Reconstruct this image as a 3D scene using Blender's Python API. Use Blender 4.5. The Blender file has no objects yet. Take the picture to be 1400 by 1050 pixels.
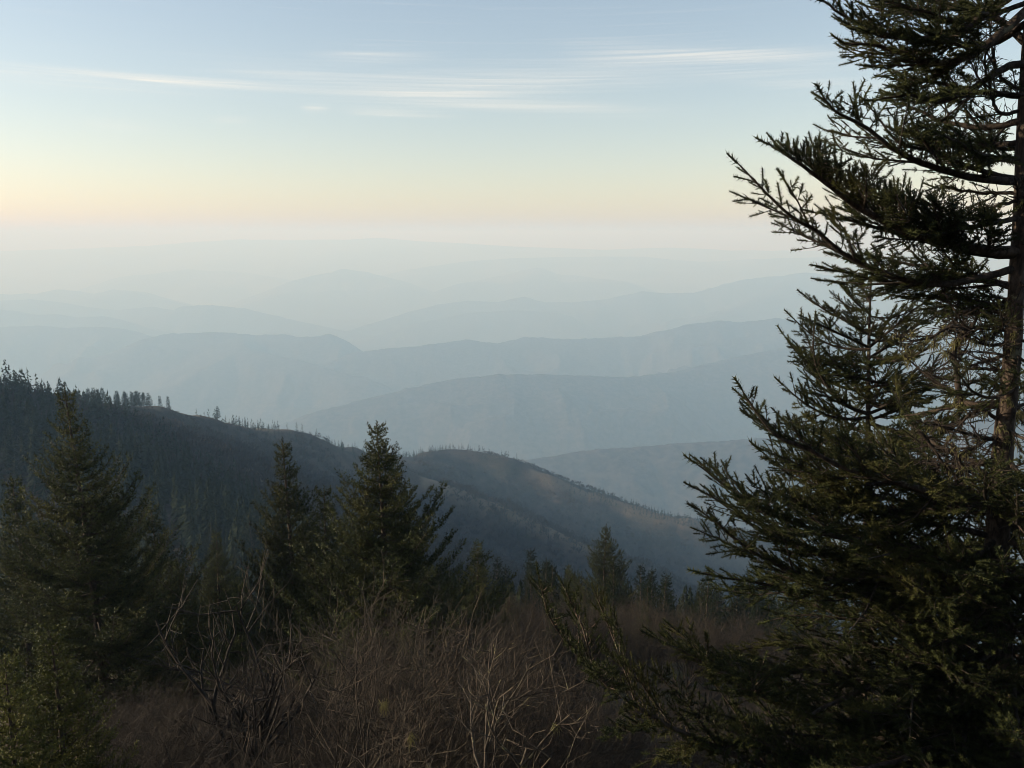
import bpy, math, random
import numpy as np
from mathutils import Vector

# ------------------------------------------------------------------ camera, sky, sun, exposure
SC = bpy.context.scene
COL = SC.collection
F_PX, CX, CY = 1100.0, 700.0, 525.0          # photo is 1400 x 1050
PITCH = math.atan2(204.0, F_PX)              # the level horizon lies 204 px above the centre
CP, SP = math.cos(PITCH), math.sin(PITCH)

cam = bpy.data.objects.new('camera', bpy.data.cameras.new('camera'))
COL.objects.link(cam)
cam.data.sensor_width = 36.0
cam.data.lens = 36.0 * F_PX / 1400.0
cam.data.clip_start = 0.05
cam.data.clip_end = 400000.0
cam.location = (0, 0, 0)
cam.rotation_euler = (math.radians(90) - PITCH, 0, 0)
SC.camera = cam

SUN_AZ, SUN_EL = -90.0, 18.0                 # degrees right of the view axis, above the horizon
SUN_DIR = Vector((math.sin(math.radians(SUN_AZ)) * math.cos(math.radians(SUN_EL)),
                  math.cos(math.radians(SUN_AZ)) * math.cos(math.radians(SUN_EL)),
                  math.sin(math.radians(SUN_EL))))
SUN_STRENGTH, SKY_STRENGTH, EXPOSURE = 5.0, 0.15, 0.64
HAZE_DENSITY, HAZE_G, HAZE_COLOR, HAZE_ABS = 2.1e-4, 0.06, (0.365, 0.58, 0.825), (0.66, 0.42, 0.0)

sun = bpy.data.objects.new('sun', bpy.data.lights.new('sun', 'SUN'))
COL.objects.link(sun)
sun.data.energy = SUN_STRENGTH
sun.data.angle = math.radians(0.55)
sun.data.color = (1.0, 0.86, 0.65)
sun.rotation_euler = SUN_DIR.to_track_quat('Z', 'Y').to_euler()

world = bpy.data.worlds.new('World')
SC.world = world
world.use_nodes = True


class NT:
    """little helper to write node trees"""
    def __init__(self, tree):
        self.t = tree
        tree.nodes.clear()

    def n(self, kind, **kw):
        nd = self.t.nodes.new(kind)
        for k, v in kw.items():
            setattr(nd, k, v)
        return nd

    def put(self, sock, v):
        if v is None:
            return
        if hasattr(v, 'is_output'):
            self.t.links.new(v, sock)
        elif hasattr(v, 'outputs'):
            self.t.links.new(v.outputs[0], sock)
        else:
            if sock.type == 'RGBA' and len(v) == 3:
                v = (*v, 1.0)
            sock.default_value = v

    def math(self, op, a, b=None, c=None, clamp=False):
        nd = self.n('ShaderNodeMath', operation=op, use_clamp=clamp)
        for s, v in zip(nd.inputs, (a, b, c)):
            self.put(s, v)
        return nd.outputs[0]

    def vmath(self, op, a, b=None):
        nd = self.n('ShaderNodeVectorMath', operation=op)
        self.put(nd.inputs[0], a)
        self.put(nd.inputs[1], b)
        return nd.outputs[0]

    def mix(self, fac, a, b, mode='MIX'):
        nd = self.n('ShaderNodeMix', data_type='RGBA', blend_type=mode)
        self.put(nd.inputs[0], fac)
        self.put(nd.inputs[6], a)
        self.put(nd.inputs[7], b)
        return nd.outputs[2]

    def noise(self, vec, scale, detail=4.0, rough=0.55, dist=0.0):
        nd = self.n('ShaderNodeTexNoise')
        self.put(nd.inputs['Vector'], vec)
        nd.inputs['Scale'].default_value = scale
        nd.inputs['Detail'].default_value = detail
        nd.inputs['Roughness'].default_value = rough
        nd.inputs['Distortion'].default_value = dist
        return nd.outputs[0]

    def ramp(self, fac, lo, hi):
        nd = self.n('ShaderNodeMapRange', interpolation_type='SMOOTHSTEP')
        self.put(nd.inputs[0], fac)
        nd.inputs[1].default_value = lo
        nd.inputs[2].default_value = hi
        return nd.outputs[0]


def sky_angles(px, py):
    """azimuth and elevation (radians) of a photo pixel"""
    a, b = (px - CX) / F_PX, (CY - py) / F_PX
    x, y, z = a, CP + b * SP, -SP + b * CP
    return math.atan2(x, y), math.atan2(z, math.hypot(x, y))


# thin cirrus streaks: start and end pixel, half thickness in pixels, strength
STREAKS = [((-90, 90), (370, 118), 4.0, 0.75), ((-60, 98), (330, 122), 9.0, 0.25), ((250, 92), (640, 128), 13.0, 0.28),
           ((425, 76), (590, 77), 4.5, 0.42), ((470, 122), (930, 94), 13.0, 0.42), ((500, 128), (900, 152), 6.0, 0.42),
           ((845, 70), (1190, 76), 6.5, 0.55), ((760, 68), (930, 80), 9.0, 0.25), ((1010, 113), (1300, 112), 5.0, 0.40),
           ((880, 96), (1180, 92), 7.0, 0.22), ((470, 150), (620, 156), 3.0, 0.40), ((410, 147), (450, 148), 2.5, 0.40),
           ((100, 168), (210, 176), 5.0, 0.18), ((285, 164), (345, 164), 3.0, 0.22)]


def build_world():
    g = NT(world.node_tree)
    sky = g.n('ShaderNodeTexSky', sky_type='NISHITA')
    sky.sun_disc = False
    sky.sun_elevation = math.radians(SUN_EL)
    sky.sun_rotation = math.radians(SUN_AZ)
    sky.altitude = 1600.0
    sky.air_density = 1.3
    sky.dust_density = 2.9
    sky.ozone_density = 1.0
    hs = g.n('ShaderNodeHueSaturation')
    hs.inputs['Saturation'].default_value = 0.98
    g.put(hs.inputs['Color'], sky.outputs[0])
    gm = g.n('ShaderNodeGamma')
    g.put(gm.inputs[0], hs.outputs[0])
    gm.inputs[1].default_value = 0.80
    warm = g.mix(1.0, gm.outputs[0], (1.05, 1.0, 0.985), 'MULTIPLY')
    tc = g.n('ShaderNodeTexCoord')
    sep = g.n('ShaderNodeSeparateXYZ')
    g.put(sep.inputs[0], tc.outputs['Generated'])
    az = g.math('ARCTAN2', sep.outputs[0], sep.outputs[1])
    el = g.math('ARCSINE', sep.outputs[2])
    # fibrous texture, stretched along the horizon
    comb = g.n('ShaderNodeCombineXYZ')
    g.put(comb.inputs[0], g.math('MULTIPLY', az, 2.2))
    g.put(comb.inputs[1], g.math('MULTIPLY', el, 150.0))
    warp = g.noise(comb.outputs[0], 0.6, 3.0)
    fib = g.noise(comb.outputs[0], 1.3, 9.0, 0.68, 0.9)
    el2 = g.math('ADD', el, g.math('MULTIPLY', g.math('SUBTRACT', warp, 0.5), 0.018))
    total = None
    for p0, p1, th, k in STREAKS:
        (a0, e0), (a1, e1) = sky_angles(*p0), sky_angles(*p1)
        u = g.math('DIVIDE', g.math('SUBTRACT', az, a0), a1 - a0)
        line = g.math('MULTIPLY_ADD', u, e1 - e0, e0)
        v = g.math('DIVIDE', g.math('SUBTRACT', el2, line), th * 1.35 / F_PX)
        ga = g.math('EXPONENT', g.math('MULTIPLY', g.math('MULTIPLY', v, v), -1.0))
        t = g.math('MULTIPLY', g.ramp(u, -0.15, 0.45), g.math('SUBTRACT', 1.0, g.ramp(u, 0.5, 1.25)))
        m = g.math('MULTIPLY', g.math('MULTIPLY', ga, t), k * 0.62)
        total = m if total is None else g.math('ADD', total, m)
    # the same kind of faint cirrus all round the sky
    allround = g.math('MULTIPLY', g.ramp(fib, 0.52, 0.8), g.math('MULTIPLY', g.ramp(el, 0.09, 0.2), 0.13))
    fibk = g.math('MULTIPLY_ADD', g.ramp(fib, 0.32, 0.68), 1.5, 0.15)
    cl = g.math('MINIMUM', g.math('ADD', g.math('MULTIPLY', total, fibk), allround), 0.9)
    col = g.mix(cl, warm, (4.35, 4.15, 3.75))
    bg = g.n('ShaderNodeBackground')
    bg.inputs[1].default_value = SKY_STRENGTH
    out = g.n('ShaderNodeOutputWorld')
    g.put(bg.inputs[0], col)
    g.put(out.inputs[0], bg.outputs[0])


build_world()

vs = SC.view_settings
vs.view_transform = 'Standard'
vs.look = 'None'
vs.gamma = 1.0
vs.use_curve_mapping = False
vs.exposure = EXPOSURE

cy = SC.cycles
cy.max_bounces = 6
cy.diffuse_bounces = 3
cy.glossy_bounces = 2
cy.transmission_bounces = 2
cy.volume_bounces = 3
cy.transparent_max_bounces = 8
cy.use_denoising = True
cy.sample_clamp_indirect = 1.5
cy.filter_width = 0.9
cy.adaptive_threshold = 0.006
cy.caustics_reflective = False
cy.caustics_refractive = False

# ------------------------------------------------------------------ helpers
RNG = np.random.default_rng(7)


def P(px, py, Y):
    """point on the photo's ray (px, py) at the ground distance Y ahead of the camera"""
    a, b = (px - CX) / F_PX, (CY - py) / F_PX
    d = np.array([a, CP + b * SP, -SP + b * CP])
    return d * (Y / d[1])


def norm(v):
    return v / np.maximum(np.linalg.norm(v, axis=-1, keepdims=True), 1e-9)


def hash2(ix, iy, seed):
    h = (ix.astype(np.int64) * 374761393 + iy.astype(np.int64) * 668265263 + seed * 974711) & 0x7fffffff
    h = ((h ^ (h >> 13)) * 1274126177) & 0x7fffffff
    return ((h ^ (h >> 16)) & 0xffff) / 65535.0


def vnoise(x, y, seed=0):
    ix, iy = np.floor(x), np.floor(y)
    fx, fy = x - ix, y - iy
    ux, uy = fx * fx * fx * (fx * (fx * 6 - 15) + 10), fy * fy * fy * (fy * (fy * 6 - 15) + 10)
    a, b = hash2(ix, iy, seed), hash2(ix + 1, iy, seed)
    c, d = hash2(ix, iy + 1, seed), hash2(ix + 1, iy + 1, seed)
    return (a + (b - a) * ux) * (1 - uy) + (c + (d - c) * ux) * uy


def fbm(x, y, seed=0, octs=4, gain=0.5):
    s, a, t = 0.0, 1.0, 0.0
    for o in range(octs):
        s = s + a * vnoise(x * 2 ** o + o * 17.3, y * 2 ** o - o * 9.1, seed + o)
        t += a
        a *= gain
    return s / t


def ridged(x, y, seed=0, octs=3):
    s, a, t = 0.0, 1.0, 0.0
    for o in range(octs):
        s = s + a * (1 - np.abs(2 * vnoise(x * 2 ** o + o * 5.7, y * 2 ** o + o * 3.3, seed + o) - 1))
        t += a
        a *= 0.5
    return s / t


def mesh_from(name, verts, faces_list, mats, mat_ids=None, smooth=False, tint=None):
    """faces_list: list of int arrays (n, k) with k = 3 or 4"""
    me = bpy.data.meshes.new(name)
    verts = np.asarray(verts, dtype=np.float32)
    me.vertices.add(len(verts))
    me.vertices.foreach_set('co', verts.ravel())
    loops = np.concatenate([f.ravel() for f in faces_list]).astype(np.int32)
    tot = np.concatenate([np.full(len(f), f.shape[1], dtype=np.int32) for f in faces_list])
    start = np.concatenate([[0], np.cumsum(tot)[:-1]]).astype(np.int32)
    me.loops.add(len(loops))
    me.loops.foreach_set('vertex_index', loops)
    me.polygons.add(len(tot))
    me.polygons.foreach_set('loop_start', start)
    me.polygons.foreach_set('loop_total', tot)
    for m in mats:
        me.materials.append(m)
    if mat_ids is not None:
        ids = np.concatenate([np.full(len(f), i, dtype=np.int32) for f, i in zip(faces_list, mat_ids)])
        me.polygons.foreach_set('material_index', ids)
    if smooth is not False:
        if smooth is True:
            sm = np.ones(len(tot), dtype=bool)
        else:
            sm = np.concatenate([np.full(len(f), bool(s)) for f, s in zip(faces_list, smooth)])
        me.polygons.foreach_set('use_smooth', sm)
    if tint is not None:
        at = me.attributes.new('tint', 'FLOAT', 'POINT')
        at.data.foreach_set('value', np.asarray(tint, dtype=np.float32))
    me.update(calc_edges=True)
    return me


def obj(name, me, parent=None, loc=(0, 0, 0), rotz=0.0, scale=None, label=None, cat=None, group=None, kind=None):
    o = bpy.data.objects.new(name, me)
    COL.objects.link(o)
    if parent is not None:
        o.parent = parent
    o.location = loc
    o.rotation_euler = (0, 0, rotz)
    if scale is not None:
        o.scale = (scale,) * 3 if np.isscalar(scale) else scale
    for k, v in (('label', label), ('category', cat), ('group', group), ('kind', kind)):
        if v:
            o[k] = v
    return o


def tubes(polys, radii, sides=4):
    """polys (M, K, 3), radii (M, K) -> verts, quads"""
    polys, radii = np.asarray(polys, float), np.asarray(radii, float)
    M, K, _ = polys.shape
    tan = np.empty_like(polys)
    tan[:, 1:-1] = polys[:, 2:] - polys[:, :-2]
    tan[:, 0] = polys[:, 1] - polys[:, 0]
    tan[:, -1] = polys[:, -1] - polys[:, -2]
    tan = norm(tan)
    ref = np.cross(polys[:, -1] - polys[:, 0], np.array([0.31, 0.87, 0.21]))[:, None, :]
    ref = norm(np.broadcast_to(ref, tan.shape))
    b1 = norm(ref - tan * np.sum(ref * tan, -1, keepdims=True))
    b2 = np.cross(tan, b1)
    ang = np.arange(sides) * 2 * math.pi / sides
    v = polys[:, :, None, :] + radii[:, :, None, None] * (
        np.cos(ang)[None, None, :, None] * b1[:, :, None, :] + np.sin(ang)[None, None, :, None] * b2[:, :, None, :])
    verts = v.reshape(-1, 3)
    m, k, s = np.meshgrid(np.arange(M), np.arange(K - 1), np.arange(sides), indexing='ij')
    s2 = (s + 1) % sides
    base = m * K * sides
    q = np.stack([base + k * sides + s, base + k * sides + s2,
                  base + (k + 1) * sides + s2, base + (k + 1) * sides + s], -1).reshape(-1, 4)
    return verts, q


def resample(pts, n):
    pts = np.asarray(pts, float)
    d = np.concatenate([[0], np.cumsum(np.linalg.norm(np.diff(pts, axis=0), axis=1))])
    # Catmull-Rom through the points
    t = np.linspace(0, d[-1], n)
    out = np.empty((n, pts.shape[1]))
    i = np.clip(np.searchsorted(d, t, side='right') - 1, 0, len(pts) - 2)
    u = ((t - d[i]) / np.maximum(d[i + 1] - d[i], 1e-9))[:, None]
    p0, p1 = pts[np.maximum(i - 1, 0)], pts[i]
    p2, p3 = pts[i + 1], pts[np.minimum(i + 2, len(pts) - 1)]
    out = 0.5 * ((2 * p1) + (p2 - p0) * u + (2 * p0 - 5 * p1 + 4 * p2 - p3) * u ** 2 + (3 * p1 - p0 - 3 * p2 + p3) * u ** 3)
    return out


def place(tv, tf, pos, direc, scale, rng, up=None, thick=None):
    """copy the template (axis +Z, 'up' side +Y) to many places; returns verts, faces, tint"""
    M = len(pos)
    z = norm(np.asarray(direc, float))
    if up is None:
        up = rng.normal(size=(M, 3))
    else:
        up = np.broadcast_to(np.asarray(up, float), (M, 3)) + rng.normal(size=(M, 3)) * 0.25
    x = norm(np.cross(up, z))
    y = np.cross(z, x)
    sc = np.asarray(scale, float).reshape(-1, 1, 1)
    th = sc if thick is None else np.asarray(thick, float).reshape(-1, 1, 1)
    v = (tv[None, :, 0:1] * th * x[:, None, :] + tv[None, :, 1:2] * th * y[:, None, :]
         + tv[None, :, 2:3] * sc * z[:, None, :]) + pos[:, None, :]
    f = tf[None, :, :] + (np.arange(M) * len(tv))[:, None, None]
    tint = np.repeat(rng.random(M), len(tv))
    return v.reshape(-1, 3), f.reshape(-1, tf.shape[1]), tint


def needle_shoot(rng, n, length, width, lean=0.75, core=0.02, skew=0.35):
    """one needle-covered shoot of unit length along +Z; each needle one triangle"""
    V, Fc = [], []
    if core > 0:
        for a in range(3):
            an = a * 2.0944
            V += [(core * math.cos(an), core * math.sin(an), 0.0)]
        for a in range(3):
            an = a * 2.0944
            V += [(core * .7 * math.cos(an), core * .7 * math.sin(an), 0.96)]
        for a in range(3):
            b = (a + 1) % 3
            Fc += [(a, b, 3 + b), (a, 3 + b, 3 + a)]
    for i in range(n):
        t = (i + rng.random()) / n
        an = i * 2.39996 + rng.normal() * 0.3
        d = np.array([math.cos(an), math.sin(an) + skew * 0.6, 0])
        d = d / np.linalg.norm(d)
        ln = length * (0.75 + 0.4 * rng.random()) * (0.75 + 0.25 * math.sin(math.pi * min(1, t + .15)))
        le = lean * (0.8 + 0.4 * rng.random()) * (0.7 + 0.9 * t)
        dv = norm(d + np.array([0, 0.1, le]))
        p = np.array([0, 0, t * 0.95])
        side = norm(np.cross(dv, np.array([0.3, 0.2, 1.0]) if i % 2 else d + 0.3))
        k = len(V)
        V += [tuple(p - side * width), tuple(p + side * width), tuple(p + dv * ln)]
        Fc += [(k, k + 1, k + 2)]
    return np.array(V), np.array(Fc)


# ------------------------------------------------------------------ materials
def new_mat(name):
    m = bpy.data.materials.new(name)
    m.use_nodes = True
    return m, NT(m.node_tree)


def finish(g, color, rough=0.8, spec=0.3, bump=None, bump_strength=0.4, bump_dist=0.05, extra=None):
    b = g.n('ShaderNodeBsdfPrincipled')
    g.put(b.inputs['Base Color'], color)
    g.put(b.inputs['Roughness'], rough)
    b.inputs['Specular IOR Level'].default_value = spec
    if bump is not None:
        bn = g.n('ShaderNodeBump')
        bn.inputs['Strength'].default_value = bump_strength
        bn.inputs['Distance'].default_value = bump_dist
        g.put(bn.inputs['Height'], bump)
        g.put(b.inputs['Normal'], bn.outputs[0])
    o = g.n('ShaderNodeOutputMaterial')
    sh = b.outputs[0]
    if extra is not None:
        ms = g.n('ShaderNodeMixShader')
        ms.inputs[0].default_value = extra[0]
        tr = g.n('ShaderNodeBsdfTranslucent')
        g.put(tr.inputs[0], extra[1])
        g.put(ms.inputs[1], sh)
        g.put(ms.inputs[2], tr.outputs[0])
        sh = ms.outputs[0]
    g.put(o.inputs[0], sh)


def needle_mat(name, c1, c2, c3, rough=0.6, spec=0.12):
    m, g = new_mat(name)
    at = g.n('ShaderNodeAttribute', attribute_name='tint')
    geo = g.n('ShaderNodeNewGeometry')
    oi = g.n('ShaderNodeObjectInfo')
    big = g.noise(geo.outputs['Position'], 1.3, 2.0)
    c = g.mix(at.outputs['Fac'], c1, c2)
    f = g.ramp(big, 0.5, 0.72)
    c = g.mix(g.math('MULTIPLY', f, 0.4), c, c3)
    v = g.math('MULTIPLY_ADD', oi.outputs['Random'], 0.5, 0.75)
    hs = g.n('ShaderNodeHueSaturation')
    g.put(hs.inputs['Color'], c)
    g.put(hs.inputs['Value'], v)
    finish(g, hs.outputs[0], rough, spec, extra=(0.16, hs.outputs[0]))
    return m


M_NEEDLE = needle_mat('spruce_needles', (0.009, 0.013, 0.006), (0.050, 0.056, 0.018), (0.105, 0.092, 0.026))  # tone varies by shoot; the lighter tones also carry painted sunlit highlights
M_NEEDLE_SUNLIT = needle_mat('sunlit_spruce_needles', (0.022, 0.028, 0.008), (0.085, 0.088, 0.022), (0.13, 0.115, 0.03))  # brighter copy of the needles with sunlight put into its colours
M_NEEDLE_FAR = needle_mat('far_spruce_needles', (0.008, 0.012, 0.007), (0.018, 0.022, 0.010), (0.026, 0.026, 0.011), 0.8, 0.04)


def bark_mat(name, c1, c2, scale, lichen=None):
    m, g = new_mat(name)
    tc = g.n('ShaderNodeNewGeometry')
    mp = g.n('ShaderNodeMapping')
    g.put(mp.inputs[0], tc.outputs['Position'])
    mp.inputs['Scale'].default_value = (1, 1, 0.45)
    n1 = g.noise(mp.outputs[0], scale, 6.0, 0.65, 0.4)
    n2 = g.noise(mp.outputs[0], scale * 3.1, 4.0)
    c = g.mix(g.ramp(n1, 0.35, 0.68), c1, c2)
    if lichen is not None:
        n3 = g.noise(tc.outputs['Position'], scale * 0.35, 5.0, 0.7)
        c = g.mix(g.ramp(n3, 0.56, 0.66), c, lichen)
    h = g.math('ADD', n1, g.math('MULTIPLY', n2, 0.5))
    finish(g, c, 0.85, 0.2, h, 0.9, 0.012)
    return m


M_BARK = bark_mat('spruce_bark', (0.02, 0.014, 0.010), (0.085, 0.062, 0.046), 26.0, (0.15, 0.14, 0.09))
M_TWIG = bark_mat('spruce_twig_bark', (0.016, 0.012, 0.009), (0.058, 0.044, 0.033), 40.0)
M_SHRUB = bark_mat('bare_shrub_bark', (0.009, 0.0072, 0.0055), (0.043, 0.033, 0.0245), 9.0)
M_SHRUB_GREY = bark_mat('grey_shrub_bark', (0.012, 0.010, 0.007), (0.068, 0.052, 0.036), 12.0)
M_SHRUB_PALE = bark_mat('pale_bare_bark', (0.025, 0.020, 0.015), (0.088, 0.070, 0.052), 20.0, (0.17, 0.155, 0.08))


def plain_mat(name, c1, c2, scale, rough=0.9):
    m, g = new_mat(name)
    geo = g.n('ShaderNodeNewGeometry')
    at = g.n('ShaderNodeAttribute', attribute_name='tint')
    n = g.noise(geo.outputs['Position'], scale, 3.0)
    c = g.mix(n, c1, c2)
    finish(g, c, rough, 0.15, extra=(0.3, c))
    return m


M_LICHEN = plain_mat('beard_lichen', (0.10, 0.095, 0.04), (0.22, 0.20, 0.09), 30.0)
M_BAREWOOD = plain_mat('bare_hardwood_twigs', (0.020, 0.0165, 0.014), (0.055, 0.042, 0.033), 0.02)


def terrain_mat(name, lo, hi):
    m, g = new_mat(name)
    geo = g.n('ShaderNodeNewGeometry')
    pos = geo.outputs['Position']
    n1 = g.noise(pos, 0.009, 7.0, 0.68)
    n2 = g.noise(pos, 0.03, 6.0, 0.62)
    n3 = g.noise(pos, 0.35, 5.0, 0.65)
    c = g.mix(g.ramp(n2, 0.3, 0.7), lo, hi)          # bare winter hardwoods
    c = g.mix(g.math('MULTIPLY', g.ramp(n1, 0.48, 0.68), 0.75), c, (0.020, 0.024, 0.017))          # evergreen stands
    c = g.mix(g.math('MULTIPLY', g.ramp(n3, 0.5, 0.75), 0.35), c, (0.105, 0.080, 0.058))
    at = g.n('ShaderNodeAttribute', attribute_name='tint')               # grass balds and old tracks
    c = g.mix(at.outputs['Fac'], c, (0.20, 0.152, 0.10))
    h = g.math('ADD', g.math('MULTIPLY', n2, 1.0), g.math('MULTIPLY', n3, 0.25))
    finish(g, c, 0.95, 0.05, h, 0.8, 8.0)
    return m


M_TERRAIN = terrain_mat('mountain_ground', (0.022, 0.019, 0.017), (0.066, 0.052, 0.042))
M_RANGE = terrain_mat('forested_mountain', (0.014, 0.014, 0.013), (0.066, 0.058, 0.050))


def litter_mat():
    m, g = new_mat('leaf_litter_ground')
    pos = g.n('ShaderNodeNewGeometry').outputs['Position']
    n1 = g.noise(pos, 0.6, 5.0)
    n2 = g.noise(pos, 9.0, 6.0, 0.7)
    c = g.mix(n2, (0.025, 0.018, 0.013), (0.09, 0.066, 0.045))
    c = g.mix(g.ramp(n1, 0.5, 0.65), c, (0.04, 0.04, 0.02))
    finish(g, c, 0.95, 0.1, n2, 0.9, 0.08)
    return m


M_LITTER = litter_mat()


def plain_ground_mat():
    m, g = new_mat('valley_fields_and_woods')
    pos = g.n('ShaderNodeNewGeometry').outputs['Position']
    n1 = g.noise(pos, 0.0006, 6.0, 0.65)
    n2 = g.noise(pos, 0.003, 4.0, 0.6)
    c = g.mix(g.ramp(n1, 0.42, 0.6), (0.03, 0.028, 0.024), (0.15, 0.125, 0.09))
    c = g.mix(g.math('MULTIPLY', n2, 0.5), c, (0.05, 0.06, 0.035))
    finish(g, c, 0.95, 0.05)
    return m


M_PLAIN = plain_ground_mat()
m, g = new_mat('lake_water')
finish(g, (0.03, 0.045, 0.05), 0.12, 0.5)
M_WATER = m

# ------------------------------------------------------------------ terrain
PLAIN_Z = -1440.0
NEAR_K, MID_K = 0.80, 1.25                   # scale of the ridge distances below


def crest(lst):
    return np.array([P(*p) for p in lst])


# (crest points as pixel + distance, slope of the flanks, crest rounding, spur height, spur size)
NEAR = [
    ([(-480, 470, 300), (-150, 514, 370), (0, 549, 440), (45, 562, 480), (78, 571, 530), (140, 556, 600),
      (200, 557, 650), (265, 570, 720), (350, 587, 810), (440, 611, 930), (510, 622, 1060), (565, 626, 1180),
      (605, 617, 1260), (650, 618, 1260), (690, 628, 1240), (740, 648, 1220), (800, 673, 1200), (860, 693, 1180),
      (930, 710, 1160), (990, 728, 1150), (1100, 765, 1120), (1250, 830, 1080)], 0.62, 18, 26, 130),
    ([(440, 612, 925), (500, 628, 880), (590, 657, 840), (680, 692, 800), (760, 727, 770), (850, 768, 740), (960, 830, 700)], 0.62, 8, 10, 80),
    ([(140, 557, 600), (200, 585, 560), (270, 622, 520), (330, 657, 480), (400, 690, 450), (480, 730, 420), (600, 790, 380), (760, 860, 340)], 0.6, 10, 10, 90),
    ([(-200, 500, 360), (-60, 570, 320), (60, 635, 290), (160, 690, 260), (260, 745, 230), (380, 790, 200), (520, 835, 175)], 0.55, 12, 8, 60),
]
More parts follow.
